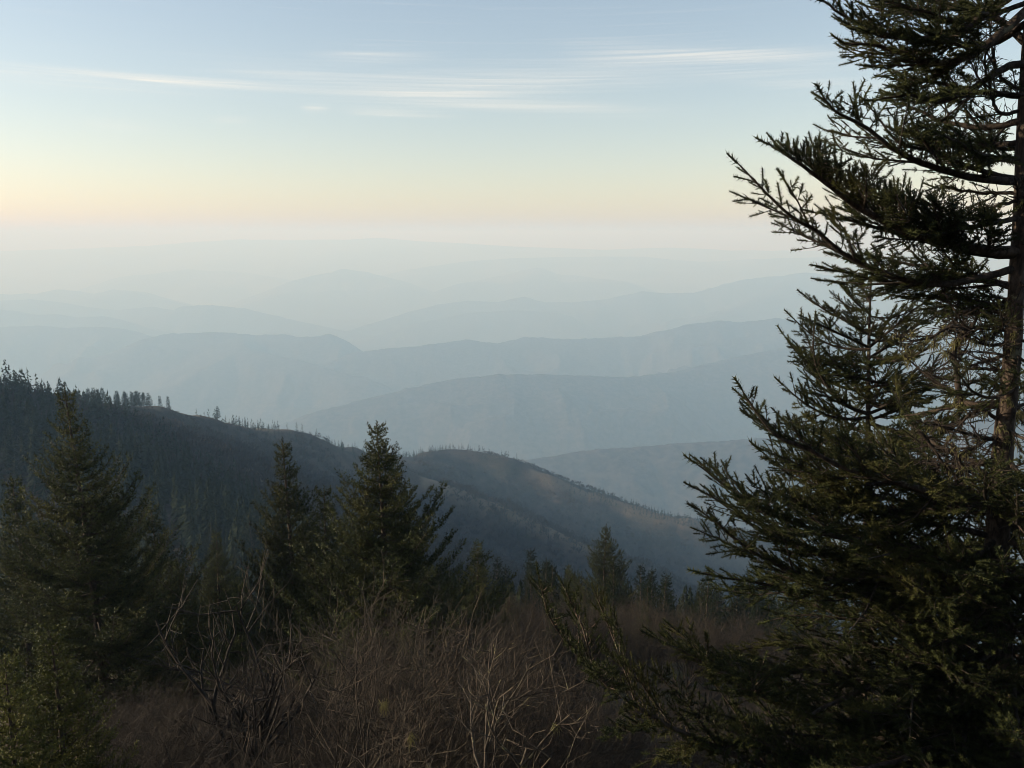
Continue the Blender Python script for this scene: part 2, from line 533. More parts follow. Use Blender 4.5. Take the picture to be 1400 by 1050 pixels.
MID = [
    ([(520, 720, 2050), (640, 662, 2150), (725, 630, 2250), (800, 618, 2300), (880, 611, 2350), (960, 606, 2350), (1030, 600, 2350),
      (1090, 600, 2350), (1200, 590, 2300), (1330, 575, 2250), (1470, 560, 2200), (1700, 540, 2100)], 0.55, 40, 55, 380),
    ([(280, 640, 3200), (340, 610, 3400), (400, 582, 3600), (440, 562, 3700), (500, 546, 3800), (560, 531, 3850), (620, 519, 3900), (680, 512, 3900),
      (740, 512, 3950), (800, 514, 4000), (860, 516, 4100), (930, 508, 4300), (1000, 490, 4500), (1060, 478, 4600), (1150, 468, 4700),
      (1300, 450, 4700), (1500, 440, 4700), (1750, 430, 4700)], 0.5, 45, 160, 560),
    ([(230, 580, 4700), (300, 556, 4800), (370, 530, 5000), (430, 505, 5200), (490, 481, 5400), (530, 477, 5450), (590, 471, 5500), (640, 464, 5600), (680, 470, 5600),
      (720, 461, 5700), (780, 464, 5700), (840, 461, 5800), (890, 459, 5800), (920, 456, 5800), (945, 443, 5800), (985, 438, 5800), (1010, 441, 5800),
      (1060, 435, 5800), (1110, 440, 5800), (1200, 452, 5800), (1300, 460, 5800), (1600, 440, 5800)], 0.44, 45, 180, 600),
    ([(-60, 560, 5000), (60, 545, 5200), (120, 515, 5500), (160, 490, 5700), (200, 463, 5900), (230, 456, 6000), (300, 454, 6000), (350, 458, 6000), (385, 457, 5950), (405, 461, 5900),
      (430, 460, 5900), (448, 457, 5900), (465, 467, 5900), (490, 478, 5850), (540, 502, 5700), (600, 535, 5500)], 0.44, 40, 180, 600),
    ([(330, 460, 5900), (335, 476, 5500), (380, 487, 5300), (430, 500, 5100), (500, 520, 4900)], 0.42, 30, 60, 400),
    ([(330, 478, 5500), (290, 500, 5200), (240, 528, 4900), (190, 552, 4700)], 0.42, 30, 60, 400),
    ([(-400, 430, 6700), (-100, 441, 6800), (0, 447, 6800), (50, 445, 6800), (90, 448, 6800), (140, 447, 6800), (165, 449, 6800), (200, 461, 6700), (240, 482, 6500), (300, 510, 6300)], 0.42, 40, 160, 520),
    ([(-400, 410, 8000), (-50, 419, 8000), (0, 423, 8000), (20, 425, 8000), (40, 431, 8000), (75, 429, 8000), (100, 434, 8000), (140, 432, 8000), (165, 438, 8000),
      (200, 450, 7900), (250, 468, 7700)], 0.38, 40, 80, 600),
    ([(-400, 405, 9400), (-50, 412, 9400), (0, 411, 9400), (40, 409, 9400), (80, 413, 9400), (120, 420, 9300), (160, 424, 9300), (205, 419, 9300), (235, 424, 9200), (280, 440, 9000)], 0.35, 60, 70, 700),
    ([(-400, 395, 11000), (-50, 400, 11000), (0, 402, 11000), (50, 401, 11000), (80, 395, 11000), (105, 398, 11000), (130, 401, 11000), (155, 395, 11000), (175, 397, 11000),
      (200, 405, 11000), (245, 415, 10800), (310, 427, 10500)], 0.33, 60, 60, 700),
    ([(150, 455, 8500), (195, 440, 8700), (225, 428, 8900), (255, 418, 9000), (290, 417, 9000), (330, 421, 9000), (370, 431, 8900), (420, 442, 8800), (470, 453, 8600), (530, 468, 8400)], 0.38, 70, 60, 600),
    ([(430, 470, 8300), (470, 455, 8600), (510, 442, 8900), (560, 427, 9200), (600, 416, 9400), (640, 411, 9500), (680, 413, 9500), (700, 409, 9500), (716, 406, 9500), (740, 413, 9500), (780, 413, 9500),
      (830, 409, 9500), (860, 402, 9500), (880, 398, 9500), (910, 401, 9600), (950, 400, 9700), (990, 390, 9800), (1020, 382, 9900), (1050, 378, 10000),
      (1070, 377, 10000), (1100, 372, 10000), (1140, 377, 10000), (1200, 390, 10000), (1300, 398, 10000), (1500, 390, 10000), (1800, 380, 10000)], 0.4, 55, 200, 700),
    ([(520, 458, 8300), (580, 440, 8500), (640, 428, 8700), (700, 424, 8800), (760, 428, 8800)], 0.36, 60, 60, 500),
    ([(1100, 373, 10000), (1060, 400, 9200), (1000, 425, 8500), (940, 445, 7900), (880, 462, 7400)], 0.36, 60, 60, 500),
    ([(330, 425, 11500), (390, 415, 12000), (430, 413, 12000), (480, 417, 12000), (560, 424, 11500)], 0.2, 80, 20, 700),
    ([(400, 384, 12000), (440, 374, 12400), (470, 366, 12500), (495, 371, 12500), (540, 382, 12200)], 0.42, 90, 40, 700),
    ([(640, 386, 12000), (690, 376, 12400), (720, 369, 12500), (735, 366, 12500), (765, 374, 12400), (850, 384, 12000)], 0.36, 90, 40, 700),
    ([(180, 376, 14000), (260, 368, 14500), (330, 372, 14500), (380, 380, 14000)], 0.3, 90, 30, 800),
    ([(560, 368, 14500), (640, 357, 15000), (700, 353, 15000), (820, 350, 15000), (880, 351, 15000), (960, 358, 15000), (1050, 353, 15000), (1200, 350, 15000), (1700, 347, 15000)], 0.25, 100, 40, 900),
    ([(-700, 350, 19500), (0, 343, 19500), (100, 340, 19500), (200, 336, 19500), (260, 331, 19500), (330, 327, 19500), (400, 328, 19500), (480, 327, 19500), (520, 325, 19500), (570, 329, 19500),
      (640, 333, 19500), (700, 337, 19500), (760, 339, 19500), (830, 341, 19500), (920, 338, 19500), (1000, 342, 19500), (1200, 343, 19500), (1800, 348, 19500)], 0.2, 120, 60, 1500),
]
LOCAL_R = np.array([0, 1.2, 2.5, 4, 7, 10, 20, 40, 80, 120, 160, 220, 400, 900, 3000])
LOCAL_Z = np.array([1.68, 1.75, 2.7, 4.2, 6.3, 8.0, 12.8, 22, 41.5, 65, 100, 160, 320, 700, 1400])
NEAR3 = [(crest(a) * NEAR_K, k, r, amp * NEAR_K, lam * NEAR_K) for a, k, r, amp, lam in NEAR]
MID3 = [(crest(a) * MID_K, k, r * MID_K, amp * MID_K, lam * MID_K) for a, k, r, amp, lam in MID]


def tent(x, y, R, seed):
    pts, k, r, amp, lam = R
    best = np.full(x.shape, -1e9)
    for a, b in zip(pts[:-1], pts[1:]):
        ab = b - a
        L2 = ab[0] ** 2 + ab[1] ** 2
        t = np.clip(((x - a[0]) * ab[0] + (y - a[1]) * ab[1]) / L2, 0, 1)
        d2 = (x - a[0] - t * ab[0]) ** 2 + (y - a[1] - t * ab[1]) ** 2
        z = a[2] + t * ab[2] - k * (np.sqrt(d2 + r * r) - r)
        best = np.where(z > best, z, best)
        # drop below the crest, used to bring the spurs in gradually
    return best


def tent_full(x, y, R, seed):
    pts, k, r, amp, lam = R
    best, drop = np.full(x.shape, -1e9), np.zeros(x.shape)
    wx = x + lam * 0.5 * (fbm(x / lam, y / lam, seed + 50, 3) - 0.5)
    wy = y + lam * 0.5 * (fbm(x / lam, y / lam, seed + 60, 3) - 0.5)
    for a, b in zip(pts[:-1], pts[1:]):
        ab = b - a
        L2 = ab[0] ** 2 + ab[1] ** 2
        t = np.clip(((x - a[0]) * ab[0] + (y - a[1]) * ab[1]) / L2, 0, 1)
        dd = k * (np.sqrt((x - a[0] - t * ab[0]) ** 2 + (y - a[1] - t * ab[1]) ** 2 + r * r) - r)
        z = a[2] + t * ab[2] - dd
        up = z > best
        best = np.where(up, z, best)
        drop = np.where(up, dd, drop)
    w = np.clip(drop / (amp * 1.3), 0, 1)
    w = w * w * (3 - 2 * w)
    sp = ridged(wx / lam, wy / lam, seed, 3) - 0.62
    return best + amp * w * sp * 1.6


def height(x, y, far=True):
    x, y = np.asarray(x, float), np.asarray(y, float)
    r = np.hypot(x, y)
    az = np.degrees(np.arctan2(x, y))
    left = np.clip((-az - 12) / 40, 0, 1)
    loc = -np.interp(r * (1 - 0.12 * left), LOCAL_R, LOCAL_Z)
    z = loc + np.clip(r / 60, 0, 1) * 3.0 * (fbm(x / 26, y / 26, 3) - 0.5) + 0.25 * np.clip((r - 2) / 6, 0, 1) * (fbm(x / 1.7, y / 1.7, 4) - 0.5)
    z = np.maximum(z, PLAIN_Z + 50 * (fbm(x / 1500, y / 1500, 21, 5) - 0.5) - 6)
    # unseen rise added behind the viewer: lifts the haze top, blocks low skylight
    w = np.clip((np.abs(az) - 96) / 50, 0, 1)
    w = w * w * (3 - 2 * w)
    z = z * (1 - w) + w * (np.interp(r, [0, 6, 60, 200, 500, 1200, 4000, 9000], [-1.68, -1.2, 14, 62, 118, 60, -500, PLAIN_Z]) + 2 * (fbm(x / 26, y / 26, 3) - 0.5))
    sel = (r > 60) & (np.abs(az) < 96)
    if np.any(sel):
        xs, ys = x[sel], y[sel]
        zz = z[sel]
        for i, R in enumerate(NEAR3):
            t = tent_full(xs, ys, R, 100 + 10 * i)
            kk = 3.0                                         # soft union
            zz = np.where(np.abs(zz - t) > 6 * kk, np.maximum(zz, t), kk * np.logaddexp(zz / kk, t / kk))
        rs = r[sel]
        if far and np.any(rs > 1300):
            fs = rs > 1300
            xf, yf = xs[fs], ys[fs]
            zf = zz[fs]
            for i, R in enumerate(MID3):
                zf = np.maximum(zf, tent_full(xf, yf, R, 300 + 10 * i))
            zz[fs] = zf
        rough = np.clip((rs - 200) / 800, 0, 1) * 3.5 + np.clip((rs - 2200) / 1500, 0, 1) * 3.0
        zz = zz + rough * (fbm(xs / 38, ys / 38, 8, 3) - 0.5) * 2
        z[sel] = zz
    return z


def hgt(x, y):
    return float(height(np.array([x]), np.array([y]))[0])


def build_terrain():
    rings = np.unique(np.concatenate([np.geomspace(1.0, 150, 64), np.geomspace(150, 1600, 140),
                                      np.geomspace(1600, 15000, 270), np.geomspace(15000, 34000, 60)]))
    az = np.concatenate([np.linspace(-37, 37, 500), np.linspace(37, 323, 60)[1:-1]])
    nA = len(az)
    R, A = np.meshgrid(rings, np.radians(az), indexing='ij')
    X, Y = R * np.sin(A), R * np.cos(A)
    Z = height(X.ravel(), Y.ravel()).reshape(X.shape)
    # grass balds: bright dry grass along the crest of the near ridge and the brown strips on its spurs
    tint = np.zeros_like(Z)
    def strip(pts, width, val):
        c = crest(pts) * NEAR_K
        d = np.full(X.shape, 1e9)
        for a, b in zip(c[:-1], c[1:]):
            ab = b - a
            t = np.clip(((X - a[0]) * ab[0] + (Y - a[1]) * ab[1]) / (ab[0] ** 2 + ab[1] ** 2), 0, 1)
            d = np.minimum(d, np.hypot(X - a[0] - t * ab[0], Y - a[1] - t * ab[1]))
        n = fbm(X / 30, Y / 30, 77, 3)
        np.maximum(tint, val * np.clip((width * (0.4 + 1.2 * n) - d) / (width * 0.5), 0, 1), out=tint)
    strip([(195, 557, 645), (265, 570, 720), (350, 587, 810), (440, 611, 930), (510, 622, 1060)], 11, 0.45)
    strip([(590, 657, 840), (680, 692, 800), (760, 727, 770), (850, 768, 740)], 12, 0.6)
    strip([(270, 622, 520), (330, 657, 480), (385, 684, 455)], 9, 0.5)
    strip([(740, 648, 1220), (800, 673, 1200), (860, 693, 1180), (930, 710, 1160), (990, 728, 1150)], 16, 0.5)
    V = np.stack([X, Y, Z], -1)
    i1 = int(np.searchsorted(rings, 60))
    i2 = int(np.searchsorted(rings, 1600))
    i3 = int(np.searchsorted(rings, 15000))
    for name, a, b, mat in (('hillside', 0, i1, M_LITTER), ('near_ridge', i1, i2, M_TERRAIN),
                            ('mountain_range', i2, i3, M_RANGE), ('far_hills', i3, len(rings) - 1, M_PLAIN)):
        v = V[a:b + 1].reshape(-1, 3)
        n = b - a + 1
        i, j = np.meshgrid(np.arange(n - 1), np.arange(nA), indexing='ij')
        j2 = (j + 1) % nA
        q = np.stack([i * nA + j, i * nA + j2, (i + 1) * nA + j2, (i + 1) * nA + j], -1).reshape(-1, 4)[:, ::-1]
        fl = [q]
        if a == 0:
            v = np.concatenate([v, [[0, 0, -1.68]]])
            c = len(v) - 1
            jj = np.arange(nA)
            fl.append(np.stack([np.full(nA, c), jj, (jj + 1) % nA], -1)[:, ::-1])
        tt = np.concatenate([tint[a:b + 1].ravel(), [0]]) if a == 0 else tint[a:b + 1].ravel()
        obj(name, mesh_from(name, v, fl, [mat], smooth=True, tint=tt), kind='structure')


build_terrain()

# the plain that runs on to the horizon, a little below the hills
ang = np.linspace(0, 2 * math.pi, 97)[:-1]
rr = [31000, 65000, 100000]
pv = np.concatenate([np.stack([r * np.cos(ang), r * np.sin(ang), np.full(96, PLAIN_Z - 40 - (0 if i else 60))], -1) for i, r in enumerate(rr)])
pi_ = np.arange(96)
pq = np.concatenate([np.stack([k * 96 + pi_, (k + 1) * 96 + pi_, (k + 1) * 96 + (pi_ + 1) % 96, k * 96 + (pi_ + 1) % 96], -1) for k in range(2)])
obj('valley_plain', mesh_from('valley_plain', pv, [pq], [M_PLAIN], smooth=True), kind='structure')

# ------------------------------------------------------------------ spruces
TR = np.random.default_rng(11)
SHOOT_NEAR = [needle_shoot(TR, 23, 0.41, 0.050, 0.5, 0.08) for _ in range(6)]
SHOOT_MID = [needle_shoot(TR, 7, 0.42, 0.10, 0.5, 0.0) for _ in range(5)]
SHOOT_LOW = [needle_shoot(TR, 7, 0.40, 0.085, 0.5, 0.0) for _ in range(3)]


def foliage(templates, pos, direc, length, rng, up=(0, 0, 1), thick=None):
    """shoots from several templates joined into one vertex/face/tint set"""
    pos, direc = np.asarray(pos), np.asarray(direc)
    length = np.asarray(length)
    which = rng.integers(0, len(templates), len(pos))
    vs_, fs_, ts_, off = [], [], [], 0
    for k, (tv, tf) in enumerate(templates):
        s = which == k
        if not s.any():
            continue
        v, f, t = place(tv, tf, pos[s], direc[s], length[s], rng, up, None if thick is None else np.asarray(thick)[s])
        vs_.append(v)
        fs_.append(f + off)
        ts_.append(t)
        off += len(v)
    return np.concatenate(vs_), np.concatenate(fs_), np.concatenate(ts_)


def along(axis):
    seg = np.linalg.norm(np.diff(axis, axis=0), axis=1)
    return np.concatenate([[0], np.cumsum(seg)])


def at(axis, sa, s):
    i = int(np.clip(np.searchsorted(sa, s, side='right') - 1, 0, len(axis) - 2))
    u = (s - sa[i]) / max(sa[i + 1] - sa[i], 1e-9)
    return axis[i] * (1 - u) + axis[i + 1] * u, norm(axis[i + 1] - axis[i])


def bough(axis, rng, base_r, spacing=0.05, side_len=0.32, up_bias=0.25, start=0.25, density=1.0,
          shoot=0.06, dead=0.0, depth=0):
    """axis (n, 3) from trunk to tip -> wood polylines (lists) and needle shoots (pos, dir, len)"""
    wood, wr, sp, sd, sl = [], [], [], [], []
    sa = along(axis)
    L = sa[-1]
    wood.append(axis)
    wr.append(base_r * (1 - sa / L) ** 0.8 + 0.0025)
    Z = np.array([0, 0, 1.0])
    roll = rng.normal() * 0.45

    def frame(d):
        lat = norm(np.cross(d, Z) + 1e-6)
        up = np.cross(lat, d)
        c, s_ = math.cos(roll), math.sin(roll)
        return lat * c + up * s_, up * c - lat * s_

    if depth == 0:                                        # a few forking side limbs give the bough its clumps
        s, side = L * start * 0.8, rng.choice([-1, 1])
        while s < L * 0.8:
            p, d = at(axis, sa, s)
            lat, up = frame(d)
            ln = min(0.62 * (L - s), side_len * 1.9) * rng.uniform(.55, 1.1)
            dv = norm(d * 0.85 + lat * side * rng.uniform(.45, 1.0) + up * (up_bias * .5 + rng.normal() * .22))
            u = np.linspace(0, 1, 9)[:, None]
            ax2 = p + dv * ln * u + d * ln * .18 * u ** 2 + Z * ln * (.10 * u ** 2 - .05 * u) + np.cumsum(rng.normal(size=(9, 3)) * .008 * ln * 3, axis=0) * (u > 0)
            r = bough(ax2, rng, max(.004, base_r * (1 - s / L) * .5), spacing, side_len * .62, up_bias, .12, density, shoot, dead, 1)
            for a_, b_ in zip((wood, wr, sp, sd, sl), r):
                a_ += b_
            side = -side
            s += rng.uniform(.10, .20)
    s = start * L
    while s < L * 0.97:
        p, d = at(axis, sa, s)
        lat, up = frame(d)
        f = s / L
        for side in (-1, 1):
            if rng.random() > density * 0.86:
                continue
            ln = side_len * .55 * (0.35 + 0.9 * min(1, (1 - f) * 2.0)) * rng.uniform(.45, 1.15)
            ln = min(ln, max(0.035, (L - s) * 0.8))
            th = rng.uniform(.6, 1.15)
            dv = norm(d * math.cos(th) + lat * side * math.sin(th) + up * (up_bias * rng.uniform(.3, 1.3) + rng.normal() * .16))
            m = 4
            u = np.linspace(0, 1, m)[:, None]
            pts = p + dv * ln * u + (d * .2 + Z * .12 * up_bias + rng.normal(size=3) * .1) * ln * u ** 2
            is_dead = rng.random() < dead
            wood.append(pts)
            wr.append(np.linspace(max(0.0034, 0.018 * ln), 0.002, m))
            if is_dead:
                continue
            ta = along(pts)
            tl = ta[-1]
            k = min(0.02, tl * .3)
            td = norm(pts[-1] - pts[0])
            nrm = norm(up + rng.normal(size=3) * .35)
            tlat = norm(np.cross(td, nrm))
            while k < tl - .012:
                q, dd = at(pts, ta, k)
                for sg in (-1, 1):
                    if rng.random() < .72:
                        an = rng.uniform(.65, 1.2)
                        sp.append(q)
                        sd.append(norm(dd * math.cos(an) + tlat * sg * math.sin(an) + nrm * rng.uniform(-.1, .45)))
                        sl.append(shoot * rng.uniform(.45, .85) * (1 - .25 * k / tl))
                if rng.random() < .5:
                    sp.append(q)
                    sd.append(dd)
                    sl.append(shoot * .8)
                k += rng.uniform(.03, .045)
            sp.append(pts[-1])
            sd.append(norm(pts[-1] - pts[-2]))
            sl.append(shoot * rng.uniform(.7, 1.15))
        s += 1.4 * spacing * rng.uniform(.7, 1.3)
    if dead >= 0.9:
        return wood, wr, [], [], []
    for s in np.arange(max(start * L, L - (.35 if depth == 0 else .15)), L - 0.01, 0.045):      # the leading shoot
        p, d = at(axis, sa, s)
        sp.append(p)
        sd.append(d + rng.normal(size=3) * 0.05)
        sl.append(shoot * 0.85)
    sp.append(axis[-1])
    sd.append(norm(axis[-1] - axis[-2]))
    sl.append(shoot * (1.5 if depth == 0 else 1.0))
    return wood, wr, sp, sd, sl


def wood_mesh(name, wood, wr, mat, sides_main=7, sides=3):
    v1, q1 = tubes(np.asarray(wood[0])[None], np.asarray(wr[0])[None], sides_main)
    vs_, qs_ = [v1], [q1]
    off = len(v1)
    if len(wood) > 1:
        pl = np.array([resample(w, 3) for w in wood[1:]])
        rl = np.array([np.interp(np.linspace(0, 1, 3), np.linspace(0, 1, len(r)), r) for r in wr[1:]])
        v2, q2 = tubes(pl, rl, sides)
        vs_.append(v2)
        qs_.append(q2 + off)
    return mesh_from(name, np.concatenate(vs_), [np.concatenate(qs_)], [mat], smooth=True)


def lichen_mesh(name, spots, rng, size=0.05, n=40):
    """hanging tufts of fine threads"""
    pl, rl = [], []
    for c in spots:
        for _ in range(n):
            p = c + rng.normal(size=3) * size * 0.35
            d = rng.normal(size=3) * 0.5 + np.array([0, 0, -0.7])
            ln = size * (0.5 + rng.random())
            q = p + d * ln * 0.5
            e = q + (d * 0.3 + np.array([0, 0, -0.7]) + rng.normal(size=3) * 0.3) * ln * 0.6
            pl.append([p, q, e])
            rl.append([0.003, 0.0025, 0.0012])
    v, q = tubes(np.array(pl), np.array(rl), 3)
    return mesh_from(name, v, [q], [M_LICHEN], smooth=True)


def trunk_tube(pts, rad, mat, rng, sides=14, n=46, lump=0.05):
    c = resample(pts, n)
    r = np.interp(np.linspace(0, 1, n), np.linspace(0, 1, len(rad)), rad)
    v, q = tubes(c[None], r[None], sides)
    cc = np.repeat(c, sides, axis=0)
    v = cc + (v - cc) * (1 + lump * rng.normal(size=(len(v), 1)))
    return v, q


# --- the big spruce on the right: trunk and every limb follow the photograph, at about 4.6 m
def big_spruce():
    rng = np.random.default_rng(21)
    YT = 4.6
    tr = [(1402, 1330), (1384, 1150), (1376, 1050), (1370, 950), (1362, 800), (1365, 700), (1372, 600), (1383, 500), (1389, 400),
          (1395, 300), (1399, 200), (1404, 100), (1410, 0), (1422, -160), (1432, -300)]
    rp = [38, 32, 28, 25, 20.5, 17, 15, 13, 11, 9.5, 8.5, 7.5, 6.5, 4, 2]
    pts = np.array([P(a, b, YT) for a, b in tr])
    ppm = F_PX / (YT * 1.08)
    root_xy = pts[0][:2]
    gz = hgt(*root_xy)
    pts = np.concatenate([[[root_xy[0], root_xy[1], gz - 0.25]], pts])
    rad = np.array([50] + rp) / ppm
    root = obj('spruce_tree', None, loc=(root_xy[0], root_xy[1], gz),
               label='large spruce with lichen-hung limbs and a leaning bark-scaled trunk, its upper crown against the sky', cat='spruce')
    off = np.array([root_xy[0], root_xy[1], gz])
    v, q = trunk_tube(pts - off, rad, M_BARK, rng)
    obj('trunk', mesh_from('trunk', v, [q], [M_BARK], smooth=True), root)

    def trunk_at(py):
        ys = [b for a, b in tr][::-1]
        return P(np.interp(py, ys, [a for a, b in tr][::-1]), py, YT)

    B = [
        # pixels from the trunk to the tip, distance at the tip, limb radius, spacing, side length, up bias, start, density, dead share
        ([(1408, -25), (1350, 15), (1312, 42), (1250, 50), (1190, 32), (1128, -4)], 4.2, .026, .034, .30, .35, .25, 1, 0),
        ([(1409, 10), (1350, 60), (1310, 82), (1262, 80), (1205, 62), (1153, 58)], 4.5, .024, .036, .30, .25, .25, 1, 0),
        ([(1406, 30), (1365, 60), (1300, 88), (1250, 85), (1208, 83)], 5.0, .02, .04, .26, .2, .3, 1, .05),
        ([(1406, 60), (1350, 18), (1300, 8), (1240, 18), (1180, 10)], 5.2, .02, .042, .28, .3, .3, 1, 0),
        ([(1403, 86), (1370, 94), (1335, 118), (1290, 135), (1245, 122), (1202, 131)], 4.4, .02, .04, .26, .2, .35, 1, .05),
        ([(1402, 130), (1350, 128), (1290, 115), (1250, 108), (1214, 106)], 4.9, .016, .045, .24, .2, .4, .9, .1),
        ([(1397, 250), (1335, 242), (1270, 222), (1222, 196), (1180, 166), (1150, 148), (1136, 134), (1128, 121)], 4.2, .022, .05, .22, .35, .2, .9, .05),
        ([(1396, 246), (1330, 228), (1270, 205), (1225, 190), (1200, 160), (1182, 138)], 4.6, .014, .055, .2, .2, .3, .85, .1),
        ([(1400, 165), (1340, 176), (1290, 168), (1250, 150), (1222, 140)], 5.0, .018, .042, .28, .1, .15, 1, .15),
        ([(1399, 195), (1345, 198), (1300, 200), (1262, 196)], 5.2, .016, .045, .3, .0, .15, 1, .2),
        ([(1398, 215), (1350, 215), (1300, 190), (1265, 178)], 4.2, .014, .045, .26, .0, .2, 1, .3),
        ([(1396, 262), (1350, 262), (1310, 256), (1290, 254)], 4.8, .009, .06, .14, .1, .3, .9, .3),
        ([(1394, 345), (1330, 342), (1262, 325), (1203, 300), (1150, 268), (1100, 232), (1052, 201)], 4.1, .03, .030, .26, .75, .16, 1, 0),
        ([(1394, 350), (1335, 345), (1280, 332), (1220, 318), (1165, 305), (1108, 292)], 4.5, .02, .036, .24, .25, .2, 1, .05),
        ([(1393, 365), (1300, 388), (1225, 378), (1160, 345), (1120, 312), (1080, 285), (1042, 248), (1014, 217)], 4.3, .02, .055, .2, .2, .3, .9, .05),
        ([(1395, 297), (1350, 307), (1300, 318), (1250, 322)], 4.2, .014, .04, .24, .5, .2, 1, .1),
        ([(1391, 395), (1330, 378), (1250, 385), (1180, 376), (1128, 363)], 4.8, .016, .04, .28, .0, .15, 1, .15),
        ([(1390, 390), (1340, 385), (1290, 372), (1230, 362), (1195, 352)], 5.2, .016, .04, .3, .0, .1, 1, .15),
        ([(1388, 425), (1330, 412), (1275, 405), (1235, 410)], 4.9, .014, .042, .28, -.1, .1, 1, .2),
        ([(1390, 405), (1350, 425), (1310, 432), (1270, 428)], 5.3, .013, .042, .28, -.1, .1, 1, .25),
        ([(1370, 553), (1340, 556), (1305, 556), (1270, 568), (1235, 572)], 4.9, .026, .05, .22, .1, .3, .9, .2),
        ([(1400, 696), (1330, 692), (1290, 682), (1232, 664), (1170, 648), (1105, 618), (1065, 600), (1038, 572), (1015, 536)], 4.2, .024, .034, .30, .35, .3, 1, .03),
        ([(1366, 690), (1310, 665), (1250, 660), (1180, 660), (1110, 640), (1045, 613)], 4.6, .02, .036, .32, .2, .3, 1, .05),
        ([(1366, 660), (1330, 640), (1280, 635), (1230, 632), (1190, 640)], 5.3, .014, .045, .26, .1, .2, .9, .3),
        ([(1364, 755), (1290, 752), (1205, 742), (1125, 728), (1060, 705), (1005, 672), (950, 628)], 4.0, .024, .033, .32, .35, .3, 1, .03),
        ([(1366, 735), (1280, 715), (1200, 700), (1130, 695), (1075, 672), (1058, 655)], 4.6, .018, .036, .32, .2, .25, 1, .05),
        ([(1362, 785), (1260, 790), (1170, 795), (1090, 785), (1020, 750), (978, 715), (954, 698)], 4.1, .022, .034, .3, .25, .3, 1, .05),
        ([(1362, 760), (1250, 765), (1150, 765), (1080, 745), (1010, 705), (948, 672)], 4.6, .02, .036, .3, .2, .3, 1, .05),
        ([(1361, 812), (1260, 815), (1160, 815), (1085, 810), (1020, 798), (962, 786)], 4.3, .02, .036, .28, .1, .25, 1, .1),
        ([(1361, 840), (1270, 850), (1180, 850), (1100, 842), (1050, 850)], 4.7, .018, .038, .3, .05, .15, 1, .15),
        ([(1350, 845), (1290, 872), (1230, 908), (1180, 940), (1130, 965), (1085, 985)], 4.0, .036, .045, .34, .15, .35, 1, .3),
        ([(1366, 880), (1280, 890), (1200, 892), (1130, 885), (1060, 880), (1010, 888)], 4.4, .02, .036, .32, .1, .1, 1, .1),
        ([(1368, 920), (1270, 925), (1180, 920), (1100, 912), (1040, 920), (980, 930)], 4.0, .02, .036, .32, .1, .1, 1, .1),
        ([(1370, 960), (1280, 978), (1210, 972), (1160, 965)], 3.9, .022, .04, .3, .1, .1, 1, .25),
        ([(1371, 975), (1240, 985), (1130, 985), (1040, 950), (960, 905), (888, 868)], 3.8, .024, .034, .3, .3, .1, 1, .03),
        ([(1376, 1070), (1180, 1085), (1030, 1040), (920, 995), (840, 940), (785, 885), (752, 838), (737, 782)], 3.7, .026, .034, .27, .3, .1, 1, .03),
        ([(1374, 1010), (1290, 1022), (1240, 1038), (1190, 1050), (1120, 1048)], 3.7, .03, .045, .28, .1, .1, 1, .25),
        ([(1374, 1030), (1240, 1040), (1120, 1040), (1010, 1020), (930, 1030), (880, 1050)], 4.2, .02, .036, .32, .1, .1, 1, .1),
        ([(1376, 1060), (1260, 1085), (1130, 1090), (1020, 1085), (930, 1075)], 3.8, .02, .038, .34, .1, .1, 1, .1),
        ([(1372, 1000), (1290, 1000), (1200, 1010), (1100, 1005), (1010, 985), (950, 960)], 4.6, .02, .038, .34, .1, .1, 1, .1),
        ([(1376, 1080), (1300, 1100), (1200, 1110), (1080, 1100)], 3.9, .02, .04, .34, .1, .1, 1, .15),
    ]
    # limbs that grow toward and away from the viewer and out to the right share a few shapes
    shapes = []
    for k in range(7):
        u = np.linspace(0, 1, 30)
        ax = np.stack([u, .05 * np.sin(2.5 * u + k), -.16 * np.sin(u * 2.6) + .24 * u * u], -1)
        ax[1:] += np.cumsum(rng.normal(size=(29, 3)) * .003, axis=0)
        wood, wr, sp, sd, sl = bough(ax, rng, .017, .042, .30, .15, .14, 1, .056, .08 if k < 5 else .45)
        fv, ff, ft = foliage(SHOOT_NEAR, sp, sd, sl, rng)
        shapes.append((wood_mesh('branch', wood, wr, M_TWIG), mesh_from('needles', fv, [ff], [M_NEEDLE], tint=ft)))
    spots_ = [(py, rng.uniform(-75, 255)) for py in np.linspace(640, 1190, 60)]
    spots_ += [(py, rng.uniform(-80, 80)) for py in np.linspace(640, 1100, 16)]
    spots_ += [(py, rng.uniform(190, 300)) for py in np.linspace(740, 1120, 18)]
    spots_ += [(py, rng.uniform(-80, 250)) for py in np.linspace(-60, 440, 9)]
    spots_ += [(py, rng.uniform(-60, 60)) for py in np.linspace(460, 640, 3)]
    spots_ += [(py, rng.uniform(215, 325)) for py in np.linspace(330, 730, 9)]
    for py, az_ in spots_:
        t0 = trunk_at(py) - off
        low = py > 620
        sc_ = rng.uniform(.75, 1.3) if low else rng.uniform(.55, .85)
        if 190 < az_ % 360 < 350:
            sc_ = min(sc_, 1.0) * (1 if low else .75)
        bm, nm = shapes[int(rng.integers(0, 5 if low else 7))]
        br = obj('branch', bm, root, loc=t0, scale=sc_)
        br.rotation_euler = (rng.normal() * .3, rng.normal() * .14 - .02, math.radians(az_))
        obj('needles', nm, br, kind='stuff')
    nt = 0
